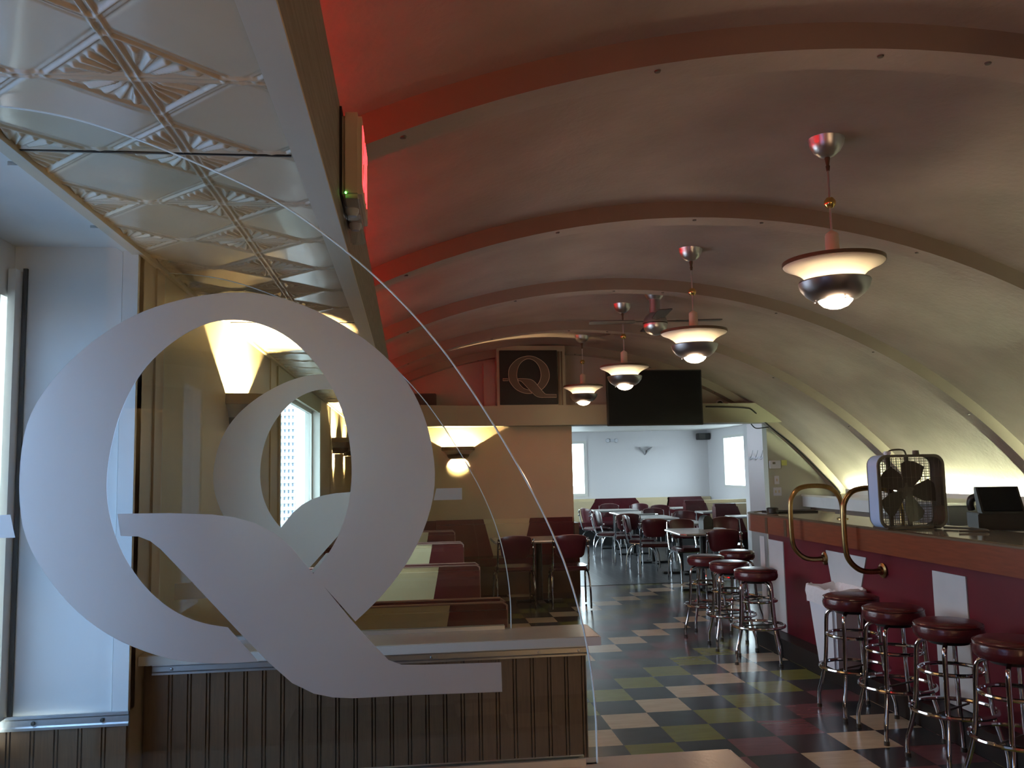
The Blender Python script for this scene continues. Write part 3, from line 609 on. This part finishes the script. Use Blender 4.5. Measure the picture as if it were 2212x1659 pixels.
def booth_bench(label, y, double=True, w=1.255):
    t = thing('booth_bench', label, 'booth bench', (0, y, 0), 0, 'double booth benches in the alcove')
    x0, x1 = XL+.008, XL+.008+w; xc = -.155
    B().box(x0, x1, -.03, .03, .0, .905, .012).obj('frame', M['booth'], t)
    for s in (-1, 1):
        if s == -1: face_panel(x0, x1, xc-.35, xc+.35, .09, .44, .915, -.09, .06, t)
        else: pad(B(), x0, x1, .03, .09, .44, .915, .02).obj('rear_cushion', M['booth'], t)
        pad(B(), x0, x1, min(s*.09, s*.50), max(s*.09, s*.50), .36, .46, .03).obj('seat', M['booth'], t)
        B().box(x0+.02, x1-.02, min(s*.03, s*.44), max(s*.03, s*.44), 0, .36).obj('plinth', M['woodb'], t)
        B().tube([(x0, s*.075, .916), (x1-.02, s*.075, .916), (x1+.002, s*.075, .90), (x1+.002, s*.08, .45)], .006, 6).obj('piping', M['pipe'], t)
    B().box(x1-.002, x1+.004, -.07, .07, .02, .9, .001).obj('end_panel', M['dvinyl'], t)
    return t
for y, lb in zip((4.47, 6.19, 8.05, 9.6), ('nearest booth bench, with tan centre panel, just beyond the second half wall', 'second booth bench, its centre panel lit pale blue by the window', 'third booth bench counted from the camera, with a greenish looking centre panel', 'last and smallest looking booth bench before the yellow wall')):
    booth_bench(lb, y)
t = thing('booth_bench', 'single bench backed onto the second half wall', 'booth bench', (0, 2.87, 0)); pad(B(), XL+.008, .47, 0, .07, .4, .93).obj('backrest', M['booth'], t); pad(B(), XL+.008, .47, .07, .48, .36, .46).obj('seat', M['booth'], t); B().box(XL+.03, .45, .0, .42, 0, .36).obj('plinth', M['woodb'], t)
def table(label, x, y, wx, wy, rz=0, group='laminate tables', hexa=0, h=.75, name='dining_table', kind='cross', top='ttop'):
    t = thing(name, label, 'table', (x, y, 0), rz, group)
    c = hexa
    P = [(-wx/2+c, -wy/2), (wx/2-c, -wy/2), (wx/2, -wy/2+c), (wx/2, wy/2-c), (wx/2-c, wy/2), (-wx/2+c, wy/2), (-wx/2, wy/2-c), (-wx/2, -wy/2+c)] if c else [(-wx/2, -wy/2), (wx/2, -wy/2), (wx/2, wy/2), (-wx/2, wy/2)]
    q = B().prism(P, h-.032, h, 'z').obj('tabletop', M[top], t, smooth=False)
    n_ = len(P); k_ = 1.006
    B().tube([(p[0]*k_, p[1]*k_, h-.016) for p in P], .012, 6, closed=True).obj('metal_edge', M['alu'], q)
    B().tube([(0, 0, .03), (0, 0, h-.03)], .038, 16).obj('column', M['black'], t)
    B().box(-.04, .04, -.28, .28, .0, .03, .006).box(-.28, .28, -.04, .04, .0, .03, .006).obj('foot', M['black'], t)
    return t
for y, lb in zip((3.62, 5.34, 7.12, 8.85), ('booth table between the second half wall and the nearest booth bench', 'booth table behind the nearest booth bench', 'booth table behind the second booth bench', 'booth table behind the third booth bench')):
    table(lb, -.2, y, 1.05, .62, 0, 'tables between the alcove booths')
# long bench on the yellow wall
t = thing('wall_bench', 'long maroon bench with yellow centre panel under the yellow wall', 'bench', (0, 11.02, 0))
face_panel(.33, 2.14, .95, 1.57, .12, .45, .93, .28, .1, t)
B().box(-.1, 2.14, .38, .47, 0, .92).obj('frame', M['booth'], t)
pad(B(), -.1, .32, .28, .38, .45, .925, .02).obj('side_field', M['booth'], t)
pad(B(), -.1, 2.14, -.1, .3, .36, .46, .03).obj('seat', M['vinyl'], t); B().box(-.1, 2.1, -.04, .3, 0, .36).obj('plinth', M['woodb'], t)
B().box(2.14, 2.2, .2, .46, 0, .86).obj('end_panel', M['woodb'], t)
table('laminate table in front of the bench under the yellow wall', 1.52, 10.28, 1.1, .62, 0, None)

# ---------------------------------------------------------------- chairs
def chair():
    t = thing('dining_chair', 'x', 'chair', (0, 0, 0), 0, None)     # faces +Y
    b = B().prism([(-.19, -.19), (.19, -.19), (.21, -.05), (.205, .16), (.17, .21), (-.17, .21), (-.205, .16), (-.21, -.05)], .425, .475, 'z')
    bmesh.ops.bevel(b.b, geom=[e for e in b.b.edges if abs(e.verts[0].co.z-e.verts[1].co.z) < 1e-4], offset=.018, segments=3, affect='EDGES'); b.obj('seat', M['dvinyl'], t)
    # curved back pad
    b = B(); nx_, nz_ = 14, 8; L1 = []; L2 = []
    for j in range(nz_+1):
        z = .575+.24*j/nz_; a, c = [], []
        for i in range(nx_+1):
            u = -1+2*i/nx_; wv = .185-.035*(1-j/nz_)**1.5
            ex = max(0, abs(u)-.8)/.2; zz = z+(.018*(1-u*u) if j == nz_ else 0)-(.03*ex*ex if j == nz_ else 0)+(.03*ex*ex if j == 0 else 0)
            yb = -.235-.045*(j/nz_)+.05*u*u
            edge = .012 if (i in (0, nx_) or j in (0, nz_)) else .022
            a.append(b.b.verts.new((u*wv, yb-edge, zz))); c.append(b.b.verts.new((u*wv, yb+edge, zz)))
        L1.append(a); L2.append(c)
    for j in range(nz_):
        for i in range(nx_):
            b.b.faces.new((L1[j][i], L1[j][i+1], L1[j+1][i+1], L1[j+1][i])); b.b.faces.new((L2[j][i], L2[j+1][i], L2[j+1][i+1], L2[j][i+1]))
    for j in range(nz_):
        for i in (0, nx_): b.b.faces.new((L1[j][i], L1[j+1][i], L2[j+1][i], L2[j][i]))
    for i in range(nx_):
        for j in (0, nz_): b.b.faces.new((L1[j][i], L2[j][i], L2[j][i+1], L1[j][i+1]))
    bp = b.obj('backrest', M['chairv'], t)
    B().tube([(-.183, -.226, .795), (-.15, -.255, .818), (-.08, -.272, .832), (0, -.278, .835), (.08, -.272, .832), (.15, -.255, .818), (.183, -.226, .795)], .006, 6).obj('piping', M['pipe'], bp)
    for s in (-1, 1):
        B().tube(smooth_path([(s*.195, -.262, .80), (s*.20, -.25, .70), (s*.203, -.225, .56), (s*.205, -.19, .46), (s*.205, -.15, .424), (s*.205, .12, .418)], 5), .011, 8).obj('back_upright', M['chrome'], t)
        for z in (.765, .70): B().lathe([(0, .018), (.011, .016), (.014, .006), (.014, 0), (0, 0)], (0, 0, 0), 12).obj('knob', M['chrome'], t, (s*.192, -.272, z)).rotation_euler = (PI/2, 0, 0)
        for f in (-1, 1):
            B().tube(smooth_path([(s*.19, f*.02, .415), (s*.205, f*.10, .405), (s*.21, f*.17, .35), (s*.215, f*.21, .25), (s*.218, f*.225, .12), (s*.218, f*.23, .012)], 5), .011, 8).obj('leg', M['chrome'], t)
            
    B().tube(smooth_path([(-.17, .12, .3), (-.2, -.0, .4)], 2), .006, 6).tube([(-.205, .12, .412), (.205, .12, .412)], .009, 8).obj('crossbar', M['chrome'], t)
    return t
CH = [(1.17, 9.93, 0, 'left of the two dark chairs at the table under the yellow wall'), (1.80, 9.86, -4, 'right of the two dark chairs at the table under the yellow wall'),
 (3.42, 15.7, -70, 'farthest left chair in the dining room, almost hidden by the shiny backed chair'), (3.38, 14.45, -118, 'dining room chair with shiny brown backrest turned toward the camera, on the far left'), (3.48, 13.75, -8, 'maroon backed chair between the two shiny brown backrests'),
 (3.52, 12.95, -112, 'second chair with a shiny brown backrest, just left of the near maroon back'), (3.50, 12.25, -12, 'maroon backed chair nearest the centre of the dining room doorway'), (3.98, 16.95, 175, 'dark chair behind the farthest dining table on the left'),
 (4.62, 16.75, 190, 'dark chair half hidden between the two rear dining chairs'), (4.76, 15.95, 180, 'dark chair with pale piped back at the rear of the dining room'), (4.28, 14.75, 180, 'maroon backed chair behind the second dining table'),
 (4.45, 13.6, 172, 'maroon backed chair on the far side of the third dining table'), (3.78, 11.52, 186, 'very dark chair behind the table that holds the napkin holder'), (3.66, 10.0, -8, 'dark chair with its back to the camera, at the nearest dining table beside the stools'), (4.42, 11.75, 165, 'dark chair right of the napkin holder, low behind the nearest dining table')]
c0 = chair()
for i, (x, y, a, lb) in enumerate(CH):
    g = 'dark chairs at the table under the yellow wall' if i < 2 else 'chrome and vinyl chairs around the dining tables'
    if i == 0: c0.location = (x, y, 0); c0.rotation_euler[2] = math.radians(a); c0['label'] = lb; c0['group'] = g
    else: dup(c0, (x, y, 0), math.radians(a), lb, g)
table('nearest dining table, beside the stools, holding the napkin holder', 3.70, 10.72, .76, .95, math.radians(-4), 'tables in the dining room', .06)
table('second dining table, behind the table with the napkin holder', 3.97, 12.5, .62, .95, 0, 'tables in the dining room', .05)
table('third dining table, with cut corners, level with the maroon chairs', 3.95, 13.9, .66, .95, 0, 'tables in the dining room', .08)
table('fourth dining table, behind the shiny brown backrest', 4.0, 15.3, .66, .95, 0, 'tables in the dining room', .06)
table('farthest dining table, just in front of the back booths', 3.95, 16.5, .8, .6, 0, 'tables in the dining room')
t = thing('napkin_holder', 'black rounded napkin holder on the nearest dining table', 'napkin holder', (3.83, 10.95, .75), math.radians(20))
B().prism([(-.075, 0), (.075, 0), (.075, .12), (.05, .165), (0, .18), (-.05, .165), (-.075, .12)], -.05, .05).obj('body', M['black'], t); B().box(.076, .1, -.05, .05, .0, .13, .01).obj('side_plate', M['greyp'], t)

# dining room booths
def dbooth(label, y, x0=5.16, x1=6.38, h=.92, one=False):
    t = thing('booth_bench', label, 'booth bench', (0, y, 0), 0, 'booths along the dining room right wall')
    sp = x0+.42
    P1 = [(x0, .44), (sp+.12, .44), (sp-.05, h), (x0, h)]; P2 = [(sp+.12, .44), (x1, .44), (x1, h), (sp-.05, h)]
    for P, m, nm in ((P1, 'vinyl', 'maroon_field'), (P2, 'cvinyl', 'cream_field')):
        b = B().prism(P, -.09, .09); es = [e for e in b.b.edges if all(abs(v.co.z-h) < 1e-5 for v in e.verts) and abs(e.verts[0].co.y-e.verts[1].co.y) < 1e-5]
        bmesh.ops.bevel(b.b, geom=es, offset=.05, segments=4, affect='EDGES'); b.obj(nm, M[m], t)
    for s in ((1,) if one else (-1, 1)): pad(B(), x0, x1, min(s*.09, s*.5), max(s*.09, s*.5), .34, .46, .03).obj('seat', M['vinyl'], t)
    B().box(x0+.02, x1-.02, -.08 if one else -.44, .44, 0, .35).obj('plinth', M['blackm'], t); return t
dbooth('farther dining room booth with maroon end and cream panel', 15.9); dbooth('nearer dining room booth with maroon end and cream panel, just above the bar corner', 14.3)
dbooth('low maroon and cream booth end next to the bar corner, closest to the tile floor', 12.86, 5.35, 6.38, .80, True)
t = thing('corner_booth', 'long cream bench with maroon trapezoids along the dining room back wall', 'bench', (0, YB-.16, 0))
B().box(2.25, 6.38, .06, .15, 0, .91).obj('frame', M['cvinyl'], t)
for P, m in (([(2.25, .44), (3.55, .44), (3.86, .92), (2.25, .92)], 'cvinyl'), ([(3.56, .44), (5.02, .44), (4.72, .92), (3.86, .92)], 'vinyl'), ([(5.02, .44), (5.35, .44), (5.45, .92), (4.72, .92)], 'cvinyl'), ([(5.3, .44), (5.82, .44), (5.80, .92), (5.42, .92)], 'vinyl'), ([(5.82, .44), (6.38, .44), (6.15, .92), (5.80, .92)], 'vinyl')):
    b = B().prism(P, -.04, .06); es = [e for e in b.b.edges if all(abs(v.co.z-.92) < 1e-5 and v.co.y < 0 for v in e.verts)]; bmesh.ops.bevel(b.b, geom=es, offset=.05, segments=4, affect='EDGES')
    b.obj('maroon_panel' if m == 'vinyl' else 'cream_panel', M[m], t)
pad(B(), 2.25, 6.38, -.5, -.04, .34, .46, .03).obj('seat', M['vinyl'], t); B().box(2.3, 6.38, -.42, 0, 0, .35).obj('plinth', M['blackm'], t)
for y, lb in ((16.75, 'farthest booth table against the right wall'), (15.1, 'booth table between the two tall dining room booths'), (13.58, 'booth table just left of the bar corner')): table(lb, 5.72, y, 1.1, .44, 0, 'booth tables along the dining room right wall')

# ---------------------------------------------------------------- bar
t = thing('bar_counter', 'long bar with maroon front, red wood fascia and rounded far corner', 'bar', (0, 0, 0))
XB = 3.0; YE = 7.72
def barpath(off, y0=-2.8, rad=.34, xe=3.75):
    r_ = rad-off; return [(XB+off, y0)]+arc(XB+rad, YE-rad, r_, 180, 90, 14)+[(xe, YE-off)]
def ribbon(offo, offi, z0, z1, **k):
    a = barpath(offo, **k); c = barpath(offi, **k)
    b = B(); VA = [[b.b.verts.new((p[0], p[1], z)) for p in Q] for z in (z0, z1) for Q in (a, c)]
    n_ = len(a)
    for i in range(n_-1):
        b.b.faces.new((VA[0][i], VA[0][i+1], VA[1][i+1], VA[1][i])); b.b.faces.new((VA[2][i], VA[2][i+1], VA[3][i+1], VA[3][i]))
        b.b.faces.new((VA[0][i], VA[0][i+1], VA[2][i+1], VA[2][i])); b.b.faces.new((VA[1][i], VA[1][i+1], VA[3][i+1], VA[3][i]))
    for i in (0, n_-1): b.b.faces.new((VA[0][i], VA[1][i], VA[3][i], VA[2][i]))
    return b
ribbon(0, .04, .995, 1.14).obj('fascia', M['barwood'], t)
ribbon(-.004, .05, 1.14, 1.152).obj('edge_strip', M['bronze'], t)
P = barpath(.05); b = B().prism([(3.62, -2.8)]+P[:1]+P[1:]+[(3.75, 7.3), (3.62, 7.3)], 1.11, 1.146, 'z'); b.obj('bar_top', M['bartop'], t, smooth=False)
ribbon(.18, .24, .145, 1.0, rad=.3).obj('front_panel', M['barred'], t)
ribbon(.035, .5, 0, .145, rad=.3).obj('foot_ledge', M['black'], t)
xf = XB+.18-.004
for (a0, a1, c0_, c1_, z1) in ((7.13, 7.43, 7.13, 7.43, .965), (5.77, 6.36, 5.93, 6.2, .965), (4.68, 5.0, 4.68, 5.0, .965), (3.2, 3.55, 3.2, 3.55, .965)):
    B().prism([(a0, .95-.035), (a1, .95-.035), (c1_, .15), (c0_, .15)] if c0_ == a0 else [(a0, .915), (a1, .915), (a1-.06, .70), (c1_, .15), (c0_, .15), (a0+.09, .70)], xf-.004, xf+.004, 'x').obj('white_panel', M['panelw'], t)
B().box(xf-.004, xf+.004, 7.52, 7.62, .15, .93).obj('white_panel', M['panelw'], t)
for y in (7.05, 6.68): B().box(XB-.003, XB, y-.025, y+.025, .998, 1.13).obj('fascia_joint', M['bronze'], t)
# brass rails
for y, lb in ((6.38, 'farther curved brass server rail beside the trash bin'), (5.56, 'nearer curved brass server rail, passing behind the box fan')):
    g = thing('brass_rail', lb, 'rail', (0, y, 0), 0, 'brass server rails on the bar')
    P = [(3.18, 0, .85), (3.08, 0, .845), (3.0, 0, .865), (2.935, 0, .93), (2.915, 0, 1.02), (2.915, 0, 1.25), (2.935, 0, 1.33), (2.985, 0, 1.385), (3.06, 0, 1.405), (3.17, 0, 1.405), (3.25, 0, 1.385), (3.31, 0, 1.33), (3.335, 0, 1.25), (3.335, 0, 1.146)]
    B().tube(smooth_path(P, 6), .0185, 14).obj('tube', M['brass'], g)
    q = B().lathe([(.05, 0), (.05, .008), (.03, .014), (.028, .03), (0, .03)], seg=20).obj('flange', M['brass'], g, (3.176, 0, .85)); q.rotation_euler = (0, -PI/2, 0)
    B().lathe([(.045, 0), (.045, .006), (.026, .012), (0, .012)], seg=20).obj('flange', M['brass'], g, (3.335, 0, 1.146))
tag(B().lathe([(0, 0), (.05, 0), (.052, .04), (.04, .045), (0, .045)], (3.19, 7.35, 1.152), 20).obj('ashtray', M['black']), 'small black round dish on the rounded bar corner', 'dish')
tag(B().box(3.2, 3.62, 7.35, 7.62, 1.146, 1.158, .004).obj('bar_mat', M['blackm']), 'black rubber mat on the far end of the bar', 'mat')
# trash bin
t = thing('trash_bin', 'white trash bin with liner standing against the bar front', 'bin', (3.03, 5.96, .145))
def taper(w0, d0, w1, d1, z0, z1, m, nm, p, wall=0):
    b = B(); r_ = []
    for w_, d_, z in ((w0, d0, z0), (w1, d1, z1)):
        r_.append([b.b.verts.new((sx*w_/2, sy*d_/2, z)) for sx, sy in ((-1, -1), (1, -1), (1, 1), (-1, 1))])
    for k in range(4): b.b.faces.new((r_[0][k], r_[0][(k+1) % 4], r_[1][(k+1) % 4], r_[1][k]))
    b.b.faces.new(r_[0][::-1])
    if not wall: b.b.faces.new(r_[1])
    bmesh.ops.bevel(b.b, geom=[e for e in b.b.edges if abs(e.verts[0].co.z-e.verts[1].co.z) > .01], offset=.02, segments=3, affect='EDGES')
    return b.obj(nm, m, p)
taper(.19, .27, .25, .40, 0, .52, M['pwhite'], 'bin_body', t, 1)
b = B(); n_ = 40
rg = []
for j, (sc_, z) in enumerate(((1.13, .435), (1.12, .47), (1.16, .505), (1.12, .545), (1.02, .553), (.93, .535), (.84, .49))):
    L_ = []
    for k in range(n_):
        a = 2*PI*k/n_; c_, s_ = math.cos(a), math.sin(a); e_ = .35
        x = .128*math.copysign(abs(c_)**e_, c_); y = .20*math.copysign(abs(s_)**e_, s_)
        jj = random.uniform(-.005, .005)+.005*math.sin(k*1.7)
        L_.append(b.b.verts.new((x*sc_+jj*.5, y*sc_+jj*.5, z+jj*(2 if j == 0 else 1))))
    rg.append(L_)
for a, c_ in zip(rg, rg[1:]):
    for k in range(n_): b.b.faces.new((a[k], a[(k+1) % n_], c_[(k+1) % n_], c_[k]))
ctr = b.b.verts.new((0, 0, .44))
for k in range(n_): b.b.faces.new((rg[-1][k], rg[-1][(k+1) % n_], ctr))
b.obj('liner', M['bag'], t)

# stools
def stool():
    t = thing('bar_stool', 'x', 'stool', (0, 0, 0), 0, 'chrome stools with round maroon seats along the bar')
    B().lathe([(0, .742), (.11, .741), (.15, .735), (.166, .724), (.172, .708), (.1715, .700), (.175, .690), (.172, .668), (.158, .650), (.12, .644), (0, .644)], seg=40).obj('seat', M['vinyl'], t)
    B().ring(0, 0, .722, .168, .0045, 40, 6).obj('seat_piping', M['dvinyl'], t)
    for k in range(4):
        a = math.radians(20+90*k); c_, s_ = math.cos(a), math.sin(a)
        P = [(.07, .636), (.12, .632), (.152, .612), (.163, .57), (.170, .45), (.180, .33), (.192, .25), (.215, .16), (.234, .10), (.238, .05), (.238, .012)]
        lg = B().tube([(p[0]*c_, p[0]*s_, p[1]) for p in smooth_path([(r_, z, 0) for r_, z in P], 4)], .0125, 10).obj('leg', M['chrome'], t)
        B().lathe([(.016, 0), (.016, .02), (.0125, .024)], (.238*c_, .238*s_, 0), 10).obj('rubber_foot', M['darkmetal'], lg)
    B().ring(0, 0, .485, .155, .0105, 40, 8).obj('upper_ring', M['chrome'], t)
    B().ring(0, 0, .285, .208, .0115, 48, 8).obj('lower_ring', M['chrome'], t)
    B().tube([(-.155, 0, .285), (.155, 0, .285)], .006, 6).obj('tie_rod', M['darkmetal'], t)
    B().lathe([(0, .64), (.09, .64), (.1, .625), (0, .62)], seg=24).obj('swivel_plate', M['darkmetal'], t)
    return t
s0 = stool()
ST = [(2.79, 6.82, 0, 'front stool of the far group of four'), (2.78, 7.38, 17, 'second stool of the far group, directly behind its front stool'), (2.76, 7.93, -10, 'leftmost stool of the far group of four'),
 (3.20, 8.28, 30, 'stool past the bar corner, with a pale highlight on its seat'), (2.81, 5.33, 25, 'stool in front of the white trash bin'), (2.82, 4.86, 22, 'stool with its seat between the trash bin stool and the wide white panel stool'),
 (2.83, 4.35, 28, 'stool in front of the rectangular white panel at lower right'), (2.83, 3.86, 25, 'stool cut by the right edge of the photo')]
for i, (x, y, a, lb) in enumerate(ST):
    if i == 0: s0.location = (x, y, 0); s0['label'] = lb
    else: dup(s0, (x, y, 0), math.radians(a), lb)

# box fan on the bar
t = thing('box_fan', 'pale blue square box fan standing on the bar', 'box fan', (3.0, 5.25, 1.1505))
W_, H_ = .46, .475
def rrect(w_, h_, r_, ox=0, oz=0):
    P = []
    for cx, cz, a in ((w_-r_, r_, -90), (w_-r_, h_-r_, 0), (r_, h_-r_, 90), (r_, r_, 180)): P += arc(cx+ox, cz+oz, r_, a, a+90, 6)
    return P
o_ = rrect(W_, H_, .07); i_ = rrect(W_-.012, H_-.012, .065, .006, .006)
def frame_ring(o_, i_, y0, y1, m, nm, p):
    b = B(); V = [[b.b.verts.new((q[0], y, q[1])) for q in Q] for y in (y0, y1) for Q in (o_, i_)]; n_ = len(o_)
    for k in range(n_):
        j = (k+1) % n_
        b.b.faces.new((V[0][k], V[0][j], V[1][j], V[1][k])); b.b.faces.new((V[2][k], V[2][j], V[3][j], V[3][k])); b.b.faces.new((V[0][k], V[0][j], V[2][j], V[2][k])); b.b.faces.new((V[1][k], V[1][j], V[3][j], V[3][k]))
    return b.obj(nm, m, p)
frame_ring(o_, i_, 0, .125, M['bluep'], 'housing', t)
frame_ring(rrect(W_-.014, H_-.014, .064, .007, .007), rrect(W_-.026, H_-.026, .058, .013, .013), .005, .12, M['darkmetal'], 'inner_shroud', t)
frame_ring(rrect(W_+.004, H_+.004, .07, -.002, -.002), rrect(W_-.03, H_-.03, .06, .015, .015), -.008, .004, M['greyp'], 'front_rim', t)
frame_ring(rrect(W_, H_, .07), rrect(W_-.03, H_-.03, .06, .015, .015), .12, .13, M['greyp'], 'rear_rim', t)
b = B()
for k in range(13): x = .02+(W_-.04)*(k+.5)/13; b.tube([(x, -.004, .018), (x, -.004, H_-.018)], .0016, 5)
for z in (.14, .33): b.tube([(.015, -.001, z), (W_-.015, -.001, z)], .0016, 5)
b.obj('front_grille', M['greyp'], t)
b = B()
for k in range(26): x = .018+(W_-.036)*(k+.5)/26; b.tube([(x, .124, .018), (x, .124, H_-.018)], .0017, 4)
for k in range(26): z = .018+(H_-.036)*(k+.5)/26; b.tube([(.018, .126, z), (W_-.018, .126, z)], .0017, 4)
b.obj('rear_grille', M['greyp'], t)
for x in (.14, .27): B().box(x-.012, x+.012, .1, .118, .015, H_-.015).obj('support_bar', M['darkmetal'], t)
for k in range(5):
    a = 2*PI*k/5+.1; b = B()
    P = [(.03, -.03), (.1, -.075), (.18, -.085), (.2, -.03), (.2, .03), (.17, .06), (.08, .035), (.03, .02)]
    V1 = [b.b.verts.new((W_/2+x*math.cos(a)-z*math.sin(a), .062+z*.22-.003, H_/2+x*math.sin(a)+z*math.cos(a))) for x, z in P]; V2 = [b.b.verts.new((v.co.x, v.co.y+.006, v.co.z)) for v in V1]
    b.b.faces.new(V1); b.b.faces.new(V2[::-1])
    for i in range(len(P)): j = (i+1) % len(P); b.b.faces.new((V1[i], V1[j], V2[j], V2[i]))
    b.obj('blade', M['darkmetal'], t)
o = B().lathe([(0, .0), (.05, .004), (.055, .04), (0, .045)], seg=24).obj('motor', M['greyp'], t, (W_/2, .1, H_/2)); o.rotation_euler = (PI/2, 0, 0)
B().tube(smooth_path([(.12, .06, H_), (.13, .06, H_+.03), (.22, .06, H_+.033), (.24, .06, H_)], 4), .006, 8).obj('handle', M['greyp'], t)
B().box(.09, .13, .04, .08, H_, H_+.025, .006).obj('handle_mount', M['pwhite'], t)
B().lathe([(.022, 0), (.02, .028), (0, .03)], (.31, .06, H_), 16).obj('speed_knob', M['greyp'], t)
for x in (.05, .38): B().box(x-.02, x+.02, -.03, .15, -.002, .012, .003).obj('foot', M['darkmetal'], t)
tag(B().tube(smooth_path([(3.4, 5.2, 1.156), (3.46, 5.1, 1.156), (3.5, 5.0, 1.156), (3.45, 4.85, 1.156), (3.3, 4.9, 1.156)], 5), .008, 6).obj('power_cord', M['greyp']), 'brown cord lying on the bar under the box fan', 'cord')

# back bar
t = thing('back_bar', 'long pale back bar counter along the curved wall', 'counter', (0, 0, 0))
B().box(5.38, 6.0, 1.0, 11.42, 1.125, 1.15, .004).obj('countertop', M['bartop'], t)
B().box(5.4, 5.42, 1.0, 11.42, .985, 1.125).obj('apron', M['panelw'], t)
B().box(5.5, 5.95, 1.0, 11.4, 0, .985).obj('cabinet', M['woodb'], t)
for y in (9.0, 7.0, 5.0): B().box(5.405, 5.5, y-.02, y+.02, 0, .985).obj('divider', M['woodb'], t)
for k in range(6):
    y = 1.6+k*1.62
    t = thing('fluorescent_light', 'bright tube light behind the back bar counter', 'tube light', (5.975, y, 1.150), 0, 'tube lights along the foot of the vault')
    B().box(-.03, .02, 0, 1.5, 0, .012).obj('batten', M['white'], t); B().tube([(0, .02, .026), (0, 1.48, .026)], .013, 8).obj('tube', M['tube'], t); B().box(-.056, -.048, 0, 1.5, 0, .068).box(-.05, -.028, 0, 1.5, 0, .006).obj('valance', M['white'], t)
t = thing('ice_bin', 'blue grey cabinet between the box fan and the register', 'cabinet', (4.62, 7.0, 0)); B().box(0, .6, 0, .9, 0, 1.19, .01).obj('body', M['greybox'], t); B().box(-.01, .61, -.02, .92, 1.19, 1.215, .005).obj('lid', M['steel'], t)
# register on its stand
t = thing('service_stand', 'grey shelf stand under the register', 'stand', (3.93, 5.55, 0)); B().box(-.03, 1.1, 0, .62, 1.05, 1.085, .004).obj('shelf', M['steel'], t); B().box(0, 1.05, .05, .55, 0, 1.05).obj('cabinet', M['woodb'], t)
t = thing('cash_register', 'black touch screen register on the shelf stand', 'register', (4.03, 5.75, 1.085), math.radians(-22))
B().box(0, .34, 0, .34, 0, .115, .006).obj('cash_drawer', M['black'], t)
b = B().prism([(0, .115), (.03, .13), (.16, .30), (.20, .30), (.22, .26), (.14, .115)], .03, .31, 'x'); b.obj('terminal', M['black'], t)
b = B().prism([(.028, .136), (.032, .133), (.155, .293), (.151, .296)], .045, .295, 'x'); b.obj('screen', M['screen'], t)
B().tube(smooth_path([(.03, .3, .13), (.02, .29, .17), (.03, .28, .21), (.07, .27, .23)], 5), .028, 10).obj('card_reader', M['black'], t)
b = B().tube(smooth_path([(.02, .02, 0), (-.02, .0, -.05), (.0, .02, -.1), (-.03, .02, -.16), (0, .03, -.22)], 6), .006, 6); b.obj('cord', M['black'], t)
t = thing('receipt_printer', 'black receipt printer with white paper right of the register', 'printer', (4.47, 5.58, 1.085)); B().box(0, .3, 0, .28, 0, .14, .01).obj('body', M['black'], t); B().box(.02, .12, -.03, .06, .08, .083).obj('paper', M['pwhite'], t)
